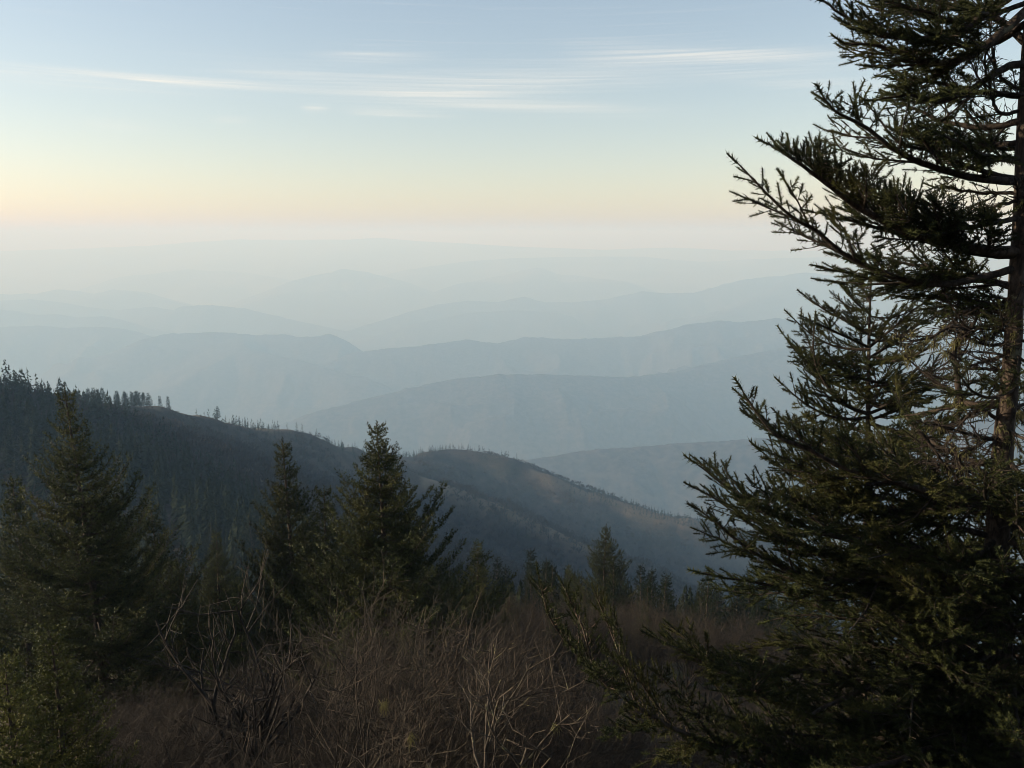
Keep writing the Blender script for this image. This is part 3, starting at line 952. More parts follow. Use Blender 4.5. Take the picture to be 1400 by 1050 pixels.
    for b in B:
        pix, yt, r0, sp_, sl_, ub, st, dn, dd = b
        if yt is None:
            ax = resample(pix, 40)
        else:
            n = len(pix)
            k = np.linspace(0, 1, n)
            p3 = [P(px, py, YT + (yt - YT) * kk) for (px, py), kk in zip(pix, k)]
            ax = resample(p3, 40)
            ax[1:] += np.cumsum(rng.normal(size=(39, 3)) * 0.0022, axis=0)
        wood, wr, sp, sd, sl = bough(ax - off, rng, r0, sp_ * (.72 if yt and pix[0][1] < 440 else .7 if yt and pix[-1][0] < 950 and pix[0][1] > 900 else 1), sl_ * (1.1 if yt and pix[0][1] < 440 else 1), ub, st, dn, 0.058, dd)
        br = obj('branch', wood_mesh('branch', wood, wr, M_BARK if r0 > .022 else M_TWIG), root)
        if sp:
            fv, ff, ft = foliage(SHOOT_NEAR, sp, sd, sl, rng)
            obj('needles', mesh_from('needles', fv, [ff], [M_NEEDLE], tint=ft), br, kind='stuff')
            nt += len(ff)
    # dead, lichen-hung twigs round the bare middle of the trunk
    DEAD = [
        [(1312, 556), (1311, 520), (1307, 482), (1316, 464), (1332, 452), (1341, 432), (1345, 395)],
        [(1330, 455), (1312, 444), (1290, 445), (1258, 458), (1222, 452)],
        [(1382, 470), (1345, 472), (1310, 462), (1275, 448)],
        [(1380, 510), (1340, 505), (1300, 520), (1262, 508)],
        [(1378, 540), (1350, 520), (1325, 528), (1300, 535)],
        [(1373, 590), (1335, 610), (1300, 635), (1262, 640), (1240, 650)],
        [(1370, 622), (1330, 632), (1300, 634)],
        [(1383, 485), (1350, 495), (1320, 500), (1290, 480)],
        [(1372, 600), (1330, 595), (1290, 585), (1250, 580)],
        [(1384, 455), (1345, 448), (1312, 470), (1280, 500)],
        [(1378, 545), (1395, 560), (1430, 575)],
        [(1300, 605), (1320, 640), (1350, 680), (1400, 730)],
        [(1255, 590), (1275, 615), (1300, 650), (1320, 690)],
        [(1386, 440), (1350, 420), (1320, 430), (1296, 450)],
        [(1372, 575), (1345, 560), (1318, 575), (1290, 610)],
        [(1399, 120), (1370, 108), (1350, 60), (1345, 20)],
        [(1400, 150), (1365, 150), (1340, 90), (1350, 50)],
        [(1396, 275), (1360, 280), (1330, 300), (1310, 300)],
    ]
    for i, d in enumerate(DEAD):
        y1 = YT + rng.uniform(-.35, .35)
        n = len(d)
        ax = resample([P(a, b, YT + (y1 - YT) * k) for (a, b), k in zip(d, np.linspace(0, 1, n))], 30)
        ax[1:] += np.cumsum(rng.normal(size=(29, 3)) * 0.0035, axis=0)
        wood, wr, *_ = bough(ax - off, rng, .017 if i == 0 else .009, .05, .2, .1, .1, 1, .05, 1.0)
        # finer crooked twiglets
        extra = []
        for w in wood[1:]:
            for _ in range(2):
                k = rng.integers(0, len(w) - 1)
                e = w[k] + rng.normal(size=3) * 0.05
                extra.append(np.array([w[k], (w[k] + e) / 2 + rng.normal(size=3) * 0.008, e]))
        wood += extra
        wr += [np.array([.0025, .002, .0012])] * len(extra)
        br = obj('branch', wood_mesh('branch', wood, wr, M_TWIG), root)
        cs = [w[rng.integers(0, len(w))] for w in wood[1:] if rng.random() < .035]
        if i == 0:
            cs = [ax[k] - off for k in (1, 2, 3, 13, 14, 15, 16, 17)] + cs[:2]
        if cs:
            for c in cs:
                obj('lichen', lichen_mesh('lichen', [c], rng, .03, 18 if i else 44), br)
    cs = [trunk_at(y) - off + np.array([rng.uniform(-.06, .04), -.06, 0]) for y in (455, 470, 545, 560, 580, 600, 640, 690, 930, 960)]
    for c in cs:
        obj('lichen', lichen_mesh('lichen', [c], rng, .03, 24), root)
    return root


big_spruce()


# --- the slim spruce just behind it
def slim_spruce():
    rng = np.random.default_rng(33)
    YT = 6.2
    tr = [(1184, 1200), (1185, 900), (1186, 700), (1187, 560), (1188, 470), (1190, 400), (1192, 366)]
    rp = [13, 10, 8, 6, 4.5, 2.5, 1]
    pts = np.array([P(a, b, YT) for a, b in tr])
    gz = hgt(pts[0][0], pts[0][1])
    pts = np.concatenate([[[pts[0][0], pts[0][1], gz - .2]], pts])
    off = np.array([pts[0][0], pts[0][1], gz])
    rad = np.array([15] + rp) * YT * 1.08 / F_PX
    root = obj('spruce_tree', None, loc=off, label='slim young spruce with upturned bare-tipped shoots behind the limbs of the large spruce', cat='spruce')
    v, q = trunk_tube(pts - off, rad, M_BARK, rng, 9, 40, .04)
    obj('trunk', mesh_from('trunk', v, [q], [M_BARK], smooth=True), root)
    B = [([(1187, 566), (1160, 556), (1140, 540), (1118, 505), (1112, 475), (1114, 440)], 5.9, .014, .05, .2),
         ([(1187, 566), (1155, 552), (1125, 520), (1100, 492), (1086, 478), (1071, 457)], 6.2, .012, .055, .2),
         ([(1188, 475), (1160, 462), (1130, 448), (1104, 436)], 6.0, .01, .05, .18),
         ([(1189, 455), (1160, 440), (1130, 425), (1102, 405)], 6.3, .01, .055, .18),
         ([(1190, 430), (1172, 415), (1155, 395)], 6.1, .007, .05, .14),
         ([(1190, 415), (1180, 395), (1170, 380)], 6.4, .006, .05, .12),
         ([(1188, 475), (1225, 445), (1248, 425), (1268, 412)], 6.0, .01, .05, .16),
         ([(1188, 490), (1230, 462), (1262, 440), (1290, 424)], 6.4, .01, .05, .16),
         ([(1187, 566), (1225, 550), (1262, 530), (1290, 515)], 6.3, .012, .045, .22),
         ([(1187, 575), (1230, 560), (1275, 545)], 5.9, .011, .05, .2),
         ([(1187, 520), (1160, 515), (1130, 512)], 5.8, .01, .045, .2),
         ([(1187, 530), (1220, 525), (1250, 525)], 5.9, .01, .04, .22),
         ([(1187, 545), (1215, 535), (1245, 540), (1262, 548)], 6.7, .01, .04, .22),
         ([(1187, 500), (1215, 495), (1242, 490)], 6.6, .01, .04, .2),
         ([(1187, 505), (1160, 495), (1150, 490)], 6.6, .01, .04, .2),
         ([(1187, 600), (1150, 605), (1120, 590)], 5.9, .01, .05, .2),
         ([(1187, 605), (1220, 605), (1255, 595)], 6.4, .01, .05, .2),
         ([(1187, 625), (1150, 632), (1115, 625), (1090, 610)], 6.4, .011, .045, .22),
         ([(1187, 640), (1230, 640), (1270, 630)], 5.9, .011, .045, .22),
         ([(1187, 670), (1140, 690), (1090, 690)], 5.8, .012, .045, .24)]
    shapes = []
    for k in range(4):
        u = np.linspace(0, 1, 14)
        ax = .6 * np.stack([u, .04 * np.sin(3 * u + k), .12 * u - .1 * np.sin(3 * u) + .25 * u * u], -1)
        wood, wr, sp, sd, sl = bough(ax, rng, .010, .042, .22, .2, .15, .95, .06, .05)
        fv, ff, ft = foliage(SHOOT_NEAR, sp, sd, sl, rng)
        shapes.append((wood_mesh('branch', wood, wr, M_TWIG, 5), mesh_from('needles', fv, [ff], [M_NEEDLE], tint=ft)))
    for k in range(40):                                       # whorls round the stem
        py = 385 + 470 * (k / 40) ** 1.1
        t0 = P(np.interp(py, [366, 1200], [1191, 1184]), py, YT) - off
        bm, nm = shapes[k % 4]
        br = obj('branch', bm, root, loc=t0, rotz=k * 2.4 + rng.normal() * .2, scale=(0.12 + 0.75 * min(1, (py - 366) / 200)) * rng.uniform(.8, 1.15) / .6)
        obj('needles', nm, br, kind='stuff')
    for pix, yt, r0, sp_, sl_ in B:
        if yt is None:
            ax = resample(pix, 26)
        else:
            ax = resample([P(a, b, YT + (yt - YT) * k) for (a, b), k in zip(pix, np.linspace(0, 1, len(pix)))], 26)
        wood, wr, sp, sd, sl = bough(ax - off, rng, r0, sp_, sl_, .2, .2, .95, .06, .05)
        br = obj('branch', wood_mesh('branch', wood, wr, M_TWIG, 6), root)
        fv, ff, ft = foliage(SHOOT_NEAR, sp, sd, sl, rng)
        obj('needles', mesh_from('needles', fv, [ff], [M_NEEDLE], tint=ft), br, kind='stuff')
    return root


slim_spruce()


# --- spruces a little farther off: trunk + crown
def spruce_geom(seed, h, width, whorl=0.26, templ=SHOOT_MID, shoot=0.13, side_step=0.11, droop=0.25, upturn=0.45,
                bare_top=0.06, ragged=0.35, lopsided=0.0, low=0.12, twig_wood=True):
    rng = np.random.default_rng(seed)
    n = 18
    t = np.linspace(0, 1, n)
    bend = np.stack([0.02 * h * np.sin(2.2 * t + seed), 0.02 * h * np.cos(1.7 * t + seed) - 0.02 * h, t * h], -1)
    bend[:, :2] -= bend[0, :2]
    bend[0, 2] = -0.4
    rad = 0.016 * h * (1 - t) ** 0.9 + 0.006
    tv, tq = trunk_tube(bend, rad, None, rng, 9, 36, .05)
    wood, wr, sp, sd, sl = [], [], [], [], []
    z = low * h
    while z < h * 0.975:
        f = z / h
        prof = (1 - f) ** 0.95 * (0.5 + 0.5 * min(1, (1 - f) * 3.2)) * min(1.0, 0.55 + 2.2 * (f - low) + .2)
        nb = 6 if f < .9 else 4
        a0 = rng.random() * 6.28
        for k in range(nb):
            a = a0 + k * 6.283 / nb + rng.normal() * 0.25
            ln = width * 0.5 * prof * (1 - ragged + 2 * ragged * rng.random()) * (1 + lopsided * math.cos(a))
            ln = max(ln, 0.16)
            if rng.random() < 0.06:
                continue
            c = np.array([np.interp(z, bend[:, 2], bend[:, 0]), np.interp(z, bend[:, 2], bend[:, 1]), z])
            d = np.array([math.cos(a), math.sin(a), 0])
            u = np.linspace(0, 1, 7)[:, None]
            elev = 0.35 * f - droop * (1 - f)
            ax = c + d * ln * u + np.array([0, 0, 1]) * ln * (elev * u - 0.12 * np.sin(3.1 * u) + upturn * 0.7 * u ** 2.5)
            ax[1:] += np.cumsum(rng.normal(size=(6, 3)) * 0.012 * ln, axis=0)
            wood.append(ax)
            wr.append(np.linspace(0.010 + 0.008 * ln, 0.004, 7))
            s = 0.12 * ln
            side = 1
            while s < ln:
                q = s / ln
                i = int(min(q * 6, 5))
                w = q * 6 - i
                p = ax[i] * (1 - w) + ax[i + 1] * w
                dd = norm(ax[i + 1] - ax[i])
                lat = np.array([-d[1], d[0], 0]) * side
                tl = min(0.31 * ln * (1.2 - q) + 0.08, 0.5) * (0.6 + 0.6 * rng.random())
                tdv = norm(dd * 0.8 + lat * 0.75 + np.array([0, 0, 1]) * (0.12 + 0.25 * rng.random()) + rng.normal(size=3) * 0.08)
                if twig_wood and tl > 0.2:
                    e = p + tdv * tl
                    wood.append(np.linspace(p, e, 7))
                    wr.append(np.linspace(0.005, 0.002, 7))
                m = max(1, int(tl / (shoot * 0.62)))
                for j in range(m + 1):
                    pp = p + tdv * tl * j / max(m, 1)
                    sp.append(pp)
                    sd.append(norm(tdv + lat * 0.0 + rng.normal(size=3) * 0.28 + np.array([0, 0, .15])))
                    sl.append(shoot * (0.75 + 0.6 * rng.random()))
                    if j and twig_wood:
                        sp.append(pp)
                        sd.append(norm(tdv * 0.7 + np.cross(tdv, [0, 0, 1]) * rng.choice([-1, 1]) * 0.8 + np.array([0, 0, .2])))
                        sl.append(shoot * (0.6 + 0.5 * rng.random()))
                side = -side
                s += side_step * (0.35 + 0.35 * rng.random())
            sp.append(ax[-1])
            sd.append(norm(ax[-1] - ax[-2]))
            sl.append(shoot * 1.3)
        z += whorl * (0.65 + 0.6 * rng.random()) * (1.0 if f < .85 else .8)
    for zz in np.arange(h * (1 - bare_top), h, shoot * 0.6):
        sp.append(np.array([np.interp(zz, bend[:, 2], bend[:, 0]), np.interp(zz, bend[:, 2], bend[:, 1]), zz]))
        sd.append(np.array([0, 0, 1.0]) + rng.normal(size=3) * .05)
        sl.append(shoot)
    wv, wq = tubes(np.array(wood), np.array(wr), 3)
    fv, ff, ft = foliage(templ, sp, sd, sl, rng)
    return (tv, tq), (wv, wq), (fv, ff, ft)


def tree_meshes(name, geom, mat=M_NEEDLE):
    (tv, tq), (wv, wq), (fv, ff, ft) = geom
    tm = mesh_from(name + '_trunk', tv, [tq], [M_BARK], smooth=True)
    cm = mesh_from(name + '_crown', np.concatenate([wv, fv]), [wq, ff + len(wv)], [M_TWIG, mat], [0, 1],
                   smooth=[1, 0], tint=np.concatenate([np.full(len(wv), .5), ft]))
    return tm, cm


def one_mesh(name, geom, mat=M_NEEDLE_FAR):
    (tv, tq), (wv, wq), (fv, ff, ft) = geom
    v = np.concatenate([tv, wv, fv])
    return mesh_from(name, v, [tq, wq + len(tv), ff + len(tv) + len(wv)], [M_BARK, mat], [0, 0, 1], smooth=[1, 1, 0],
                     tint=np.concatenate([np.full(len(tv) + len(wv), .5), ft]))


def stand(name, meshes, px, py, Y, h_mesh, rotz, label, cat='spruce', group=None):
    """stand a tree on the ground so that its top meets the ray (px, py) at the distance Y"""
    top = P(px, py, Y)
    gz = hgt(top[0], top[1])
    s = (top[2] - gz) / h_mesh
    root = obj(name, None, loc=(top[0], top[1], gz), rotz=rotz, scale=s, label=label, cat=cat, group=group)
    obj('trunk', meshes[0], root)
    obj('crown', meshes[1], root)
    return root, s


MID_MESH = [
    (10.0, 6.6, dict(seed=1, ragged=.42, droop=.10, upturn=.6, bare_top=.09, whorl=.28, shoot=.135, side_step=.13)),
    (8.0, 4.4, dict(seed=2, ragged=.33, droop=-.3, upturn=.5, whorl=.25, shoot=.125, side_step=.115)),
    (8.2, 6.6, dict(seed=3, ragged=.4, droop=.0, upturn=.55, whorl=.25, shoot=.15, side_step=.12)),
    (7.5, 5.2, dict(seed=4, ragged=.35, droop=-.2, upturn=.6, whorl=.32, shoot=.16, side_step=.15)),
    (4.0, 2.7, dict(seed=6, ragged=.3, droop=-.1, upturn=.4, whorl=.20, shoot=.10, side_step=.10)),
    (7.0, 4.0, dict(seed=9, ragged=.38, droop=-.05, upturn=.45, whorl=.29, shoot=.16, side_step=.16)),
]
MID_MESH = [(h, tree_meshes('spruce', spruce_geom(h=h, width=w, **kw))) for h, w, kw in MID_MESH]
MID_TREES = [
    # top pixel, distance, mesh, turn, label
    (100, 526, 20, 0, 0.4, 'tall open-topped spruce with a long bare leader, standing above the left-hand brush'),
    (393, 597, 22, 1, 1.1, 'narrow spruce with steeply upswept branches, left neighbour of the broad ragged spruce'),
    (521, 577, 18, 2, 2.0, 'broad ragged spruce with long upturned boughs rising behind the bare shrubs'),
    (829, 719, 44, 3, 0.3, 'lone spruce standing clear above the forest belt in front of the hazy ridge'),
    (957, 797, 42, 4, 0.9, 'small pointed spruce rising from the brown shrubs beside the large spruce boughs'),
    (58, 862, 9, 4, 0.5, 'young yellow-green spruce at the foot of the tall open-topped spruce'),
    (4, 905, 8.2, 4, 2.5, 'young spruce cut by the picture edge next to the yellow-green young spruce'),
    (6, 655, 27, 5, 3.5, 'spruce half hidden behind the tall open-topped spruce, on its outer side'),
    (648, 742, 26, 5, 4.0, 'low bushy spruce tucked against the broad ragged spruce on the shrub side'),
    (440, 672, 20, 5, 5.0, 'olive spruce filling the gap between the narrow spruce and the broad ragged spruce'),
    (208, 690, 27, 5, 2.2, 'dense spruce close behind the tall open-topped spruce, facing the gap in the trees'),
    (292, 728, 29, 1, 4.4, 'slender spruce in the gap between the tall open-topped spruce and the narrow spruce'),
    (248, 770, 22, 5, 1.7, 'stout low spruce at the bottom of the gap beside the forked bare tree'),
    (330, 800, 19, 4, 3.1, 'small spruce growing behind the forked bare tree'),
    (615, 800, 21, 4, 1.1, 'small spruce poking out of the thicket beside the broad ragged spruce'),
    (470, 842, 15, 4, 0.7, 'little spruce half buried in the twigs below the broad ragged spruce'),
    (560, 858, 14, 4, 2.9, 'little spruce in the middle of the thicket with twigs on every side'),
    (755, 842, 24, 4, 4.7, 'little spruce at the back of the thicket below the lone spruce'),
    (880, 830, 31, 4, 5.6, 'little spruce on the shrubby slope between the lone spruce and the small pointed spruce'),
    (775, 772, 48, 5, 2.6, 'bushy spruce at the shoulder of the lone spruce'),
    (700, 800, 33, 5, 0.2, 'spruce at the near edge of the forest belt behind the thicket'),
]
for px, py, Y, k, rz, lab in MID_TREES:
    h, me2 = MID_MESH[k]
    root, _ = stand('spruce_tree', me2, px, py, Y, h, rz, lab)
    if Y < 10:                                            # sunlight on the two young ones is put into a yellower needle colour
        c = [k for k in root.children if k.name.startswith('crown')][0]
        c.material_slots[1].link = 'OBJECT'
        c.material_slots[1].material = M_NEEDLE_SUNLIT

# --- the belt of spruces below the brush and the forest on the slope to the left
BELT = [one_mesh('belt_spruce', spruce_geom(40 + i, 8.0, 3.0 + .35 * (i % 3), whorl=.42, templ=SHOOT_LOW, shoot=.34, side_step=.42,
                                            ragged=.3, droop=.05, upturn=.4, twig_wood=False)) for i in range(5)]
SMALL = [one_mesh('ridge_spruce', spruce_geom(60 + i, 8.0, 2.9 + .3 * (i % 3), whorl=.8, templ=SHOOT_LOW[:2], shoot=.75, side_step=1.1,
                                              ragged=.3, droop=.05, upturn=.3, twig_wood=False)) for i in range(4)]
FR = np.random.default_rng(5)


def pix(p):
    """photo pixel of a world point"""
    d = p[1] * CP - p[2] * SP
    u = p[1] * SP + p[2] * CP
    return CX + F_PX * p[0] / d, CY - F_PX * u / d


cand = []
# belt: below the brush, 45 to 130 m away
for _ in range(2600):
    Y = FR.uniform(38, 135)
    px = FR.uniform(-60, 1130)
    x = (px - CX) / F_PX * Y * 1.08
    if px < 420 and Y < 60:
        continue
    if 600 < px < 800 and Y < 44:
        continue
    cand.append((x, Y, FR.uniform(4.0, 7.8) if Y > 60 else FR.uniform(3.2, 5.5), 'belt'))
# forest on the left slope
for _ in range(9500):
    Y = FR.uniform(120, 430)
    px = FR.uniform(-120, 560)
    x = (px - CX) / F_PX * Y * 1.1
    lim = np.interp(Y, [120, 210, 330, 420], [620, 440, 270, 180])
    if px > lim + FR.normal() * 30:
        continue
    cand.append((x, Y, FR.uniform(5.5, 13.5), 'slope'))
# crest of the near ridge
c0 = NEAR3[0][0]
cl = np.concatenate([[0], np.cumsum(np.linalg.norm(np.diff(c0, axis=0), axis=1))])
for _ in range(2000):
    s = FR.random() * cl[-1]
    p = np.array([np.interp(s, cl, c0[:, k]) for k in range(3)])
    q = pix(p)
    w = np.interp(q[0], [-100, 60, 70, 95, 130, 200, 215, 290, 300, 420, 560, 600, 690, 720, 790, 800, 960, 1000],
                  [.8, .8, .3, .4, .8, .8, .06, .08, .7, 1, .9, .45, .55, .05, .15, 1, 1, .4])
    if FR.random() > w:
        continue
    back = FR.uniform(-14, 26)
    n = norm(p[:2])
    cand.append((p[0] + n[0] * back, p[1] + n[1] * back, FR.uniform(6, 11) if q[0] < 300 else FR.uniform(4.5, 9.5), 'crest'))
# scattered stands on the flank of the near ridge
for _ in range(2600):
    Y = FR.uniform(390, 950)
    px = FR.uniform(60, 1000)
    x = (px - CX) / F_PX * Y * 1.1
    dn = fbm(np.array([x / 90]), np.array([Y / 90]), 91, 3)[0]
    if dn < 0.56:
        continue
    cand.append((x, Y, FR.uniform(5, 9), 'flank'))

C = np.array([(a, b, c) for a, b, c, _ in cand])
CK = np.array([k for *_, k in cand])
CZ = height(C[:, 0], C[:, 1])
# keep trees apart
cell, keep = {}, np.zeros(len(C), bool)
for i in range(len(C)):
    md = 2.1 if CK[i] == 'belt' else (3.1 if CK[i] == 'slope' else 3.0)
    key = (int(C[i, 0] // 6), int(C[i, 1] // 6))
    ok = True
    for dx in (-1, 0, 1):
        for dy in (-1, 0, 1):
            for j in cell.get((key[0] + dx, key[1] + dy), ()):
                if (C[i, 0] - C[j, 0]) ** 2 + (C[i, 1] - C[j, 1]) ** 2 < md * md:
                    ok = False
    if ok:
        keep[i] = True
        cell.setdefault(key, []).append(i)
C, CK, CZ = C[keep], CK[keep], CZ[keep]
size = C[:, 2] / C[:, 1]
# what shows: not hidden far below the belt, not below the frame
order = np.argsort(-size)
LABELS = {'belt': ('dark spruce in the forest belt below the bare brush', 'spruces of the forest belt'),
          'slope': ('dark spruce in the forest on the shaded slope left of the brush', 'spruces of the slope forest'),
          'crest': ('small spruce standing along the crest of the near ridge', 'spruces on the near ridge crest'),
          'flank': ('small dark spruce on the flank of the near ridge', 'spruces on the near ridge flank')}
left = {'belt': 112, 'slope': 66, 'crest': 104, 'flank': 0}
rest = []
crest_idx = [i for i in order if CK[i] == 'crest']
for i in order:
    k = CK[i]
    if left[k] > 0:
        left[k] -= 1
        me = BELT[int(FR.integers(5))] if k == 'belt' else SMALL[int(FR.integers(4))] if k == 'crest' else BELT[int(FR.integers(5))]
        s = C[i, 2] / 8.0
        wd = FR.uniform(.85, 1.25)
        obj('spruce_tree', me, loc=(C[i, 0], C[i, 1], CZ[i] - .1), rotz=FR.uniform(0, 6.28), scale=(s * wd, s * wd, s),
            label=LABELS[k][0], cat='spruce', group=LABELS[k][1])
    else:
        rest.append(i)


def tree_stuff(name, idx, templ_meshes, base_h=8.0):
    vs_, fs_, ts_, off = [], [], [], 0
    for tv, tf in templ_meshes:
        pass
    which = FR.integers(0, len(templ_meshes), len(idx))
    for k, (tv, tf) in enumerate(templ_meshes):
        sel = np.array(idx)[which == k]
        if not len(sel):
            continue
        a = FR.uniform(0, 6.28, len(sel))
        s = C[sel, 2] / base_h
        w = s * FR.uniform(.85, 1.3, len(sel))
        ca, sa = np.cos(a)[:, None], np.sin(a)[:, None]
        v = np.stack([(tv[None, :, 0] * ca - tv[None, :, 1] * sa) * w[:, None] + C[sel, 0][:, None],
                      (tv[None, :, 0] * sa + tv[None, :, 1] * ca) * w[:, None] + C[sel, 1][:, None],
                      tv[None, :, 2] * s[:, None] + CZ[sel][:, None] - .2], -1)
        f = tf[None] + (np.arange(len(sel)) * len(tv))[:, None, None]
        vs_.append(v.reshape(-1, 3))
        fs_.append(f.reshape(-1, 3) + off)
        ts_.append(np.repeat(FR.random(len(sel)), len(tv)))
        off += v.shape[0] * v.shape[1]
    obj(name, mesh_from(name, np.concatenate(vs_), [np.concatenate(fs_)], [M_NEEDLE_FAR], tint=np.concatenate(ts_)), kind='stuff')


def simple_conifer(rng, tiers=8, spikes=5, slim=0.75):
    """8 m tree of ragged drooping tiers, about 200 triangles"""
    V, T = [], []
    for t in range(tiers):
        f = t / tiers
        z = 0.6 + 7.2 * f
        r = 1.6 * (1 - f) ** .85 + .12
        for k in range(spikes if f < .6 else spikes * 2 // 3):
            a = rng.random() * 6.28
            rr = r * (0.6 + 0.6 * rng.random())
            w = slim * (0.28 + .25 * (1 - f))
            d, l = np.array([math.cos(a), math.sin(a), 0]), np.array([-math.sin(a), math.cos(a), 0])
            n = len(V)
            z2 = z + .8 * (rng.random() - .5)
            V += [d * .05 + [0, 0, z2 + .45], d * rr * .75 + l * w + [0, 0, z2 - .15 + .3 * rng.random()], d * rr + [0, 0, z2 - .25 + .3 * rng.random()],
                  d * rr * .75 - l * w + [0, 0, z2 - .15 + .3 * rng.random()]]
            T += [(n, n + 1, n + 2), (n, n + 2, n + 3)]
    n = len(V)
    V += [np.array([-.12, 0, 7]), np.array([.12, 0, 7]), np.array([0, 0, 8.1])]
    T += [(n, n + 1, n + 2)]
    return np.array(V), np.array(T)


rest = np.array(rest)
near_rest = C[rest, 1] < 300
tree_stuff('spruce_forest', rest[near_rest], [simple_conifer(FR, 15, 10, .36) for _ in range(4)])
tree_stuff('spruce_forest', rest[~near_rest], [simple_conifer(FR) for _ in range(5)])


# --- leafless hardwoods on the near ridge: a grey-brown mass
def bare_woods():
    n = 42000
    Y = FR.uniform(280, 1080, n)
    px = FR.uniform(-40, 1120, n)
    x = (px - CX) / F_PX * Y * 1.12
    z = height(x, Y)
    dn = fbm(x / 120, Y / 120, 71, 3)
    cr = np.full(n, 1e9)
    for a_, b_ in zip(c0[:-1], c0[1:]):
        ab = b_ - a_
        t = np.clip(((x - a_[0]) * ab[0] + (Y - a_[1]) * ab[1]) / (ab[0] ** 2 + ab[1] ** 2), 0, 1)
        cr = np.minimum(cr, np.hypot(x - a_[0] - t * ab[0], Y - a_[1] - t * ab[1]))
    k = (dn > 0.36) & (cr > 10) & ((cr > 40) | (FR.random(n) < .5))
    x, Y, z, cr = x[k], Y[k], z[k], cr[k]
    M = len(x)
    tv, tf = [], []
    rg = np.random.default_rng(3)
    for i in range(6):
        a, e = rg.random() * 6.28, rg.uniform(.6, 1.4)
        d = np.array([math.cos(a) * math.cos(e), math.sin(a) * math.cos(e), math.sin(e)])
        l = norm(np.cross(d, rg.normal(size=3)))
        b = np.array([0, 0, .05 + .3 * rg.random()])
        n0 = len(tv)
        tv += [b, b + d * (.6 + .3 * rg.random()) + l * .13, b + d * (.75 + .35 * rg.random()) - l * .08]
        tf += [(n0, n0 + 1, n0 + 2)]
    tv, tf = np.array(tv), np.array(tf)
    s = FR.uniform(2.6, 5.5, M) * np.clip(cr / 40, .45, 1)
    a = FR.uniform(0, 6.28, M)
    ca, sa = np.cos(a)[:, None], np.sin(a)[:, None]
    v = np.stack([(tv[None, :, 0] * ca - tv[None, :, 1] * sa) * s[:, None] + x[:, None],
                  (tv[None, :, 0] * sa + tv[None, :, 1] * ca) * s[:, None] + Y[:, None], tv[None, :, 2] * s[:, None] + z[:, None] - .3], -1)
    f = tf[None] + (np.arange(M) * len(tv))[:, None, None]
    obj('bare_woodland', mesh_from('bare_woodland', v.reshape(-1, 3), [f.reshape(-1, 3)], [M_BAREWOOD], tint=np.repeat(FR.random(M), len(tv))), kind='stuff')


bare_woods()


# ------------------------------------------------------------------ bare shrubs
def shrub_geom(seed, h=3.0, stems=9, spread=0.5, lean=(0.15, 0.0), fine=1.0, r0=0.016, wig=0.16):
    rng = np.random.default_rng(seed)
    lv = []

    def grow(p, d, ln, r, depth):
        n = 4
        pts = [p]
        dd = d.copy()
        for _ in range(n):
            dd = norm(dd + rng.normal(size=3) * (wig + .05 * depth) + np.array([lean[0] * .12, lean[1] * .12, 0.10]))
            pts.append(pts[-1] + dd * ln / n)
        pts = np.array(pts)
        lv.append((pts, np.linspace(r, r * .45, n + 1)))
        if depth >= 3:
            return
        kids = (4, 4, 3)[depth] if depth < 3 else 0
        kids = max(1, int(round(kids * fine + rng.random() * 1.5)))
        for k in range(kids):
            u = rng.uniform(.3, 1.0)
            i = int(min(u * n, n - 1))
            w = u * n - i
            q = pts[i] * (1 - w) + pts[i + 1] * w
            sd_ = norm(dd + rng.normal(size=3) * (.8 + .12 * depth) + np.array([0, 0, .12]))
            grow(q, sd_, ln * rng.uniform(.4, .72), r * .52, depth + 1)

    for s in range(stems):
        a = rng.random() * 6.28
        o = spread * rng.random() ** .6
        d = norm(np.array([math.cos(a) * o * 1.1 + lean[0], math.sin(a) * o * 1.1 + lean[1], 1.0]))
        grow(np.array([math.cos(a) * .22 * o, math.sin(a) * .22 * o, -.12]), d, h * rng.uniform(.5, .72), r0 * rng.uniform(.7, 1.2), 0)
    pl = np.array([p for p, _ in lv])
    rl = np.maximum(np.array([r for _, r in lv]), .0032)
    # keep thick stems at full length, thin the finest twigs to three points
    thick = rl[:, 0] > max(.0045, r0 * .33)
    v1, q1 = tubes(pl[thick], rl[thick], 5)
    v2, q2 = tubes(pl[~thick][:, [0, 2, 4]], rl[~thick][:, [0, 2, 4]], 3)
    return (v1, q1), (v2, q2)


def shrub_meshes(name, geom, mat):
    (v1, q1), (v2, q2) = geom
    return (mesh_from(name + '_stems', v1, [q1], [mat], smooth=True), mesh_from(name + '_twigs', v2, [q2], [mat], smooth=True))


SHRUBS = [shrub_meshes('shrub', shrub_geom(80 + i, 3.0, 8 + i % 3, .55 + .1 * (i % 2), (.30, -.05), 1.0, .015, .13), M_SHRUB_GREY if i % 3 == 1 else M_SHRUB) for i in range(6)]


def shrub(meshes, x, y, s, rz, label, group, name='bare_shrub'):
    r = obj(name, None, loc=(x, y, hgt(x, y)), rotz=rz, scale=s, label=label, cat='shrub', group=group)
    obj('stems', meshes[0], r)
    obj('twigs', meshes[1], r)
    return r


def fit(geom, px, py, Y):
    """scale that brings the top of a shrub standing at the distance Y up to the ray (px, py)"""
    p = P(px, py, Y)
    return (p[2] - hgt(p[0], p[1])) / max(geom[0][0][:, 2].max(), geom[1][0][:, 2].max())


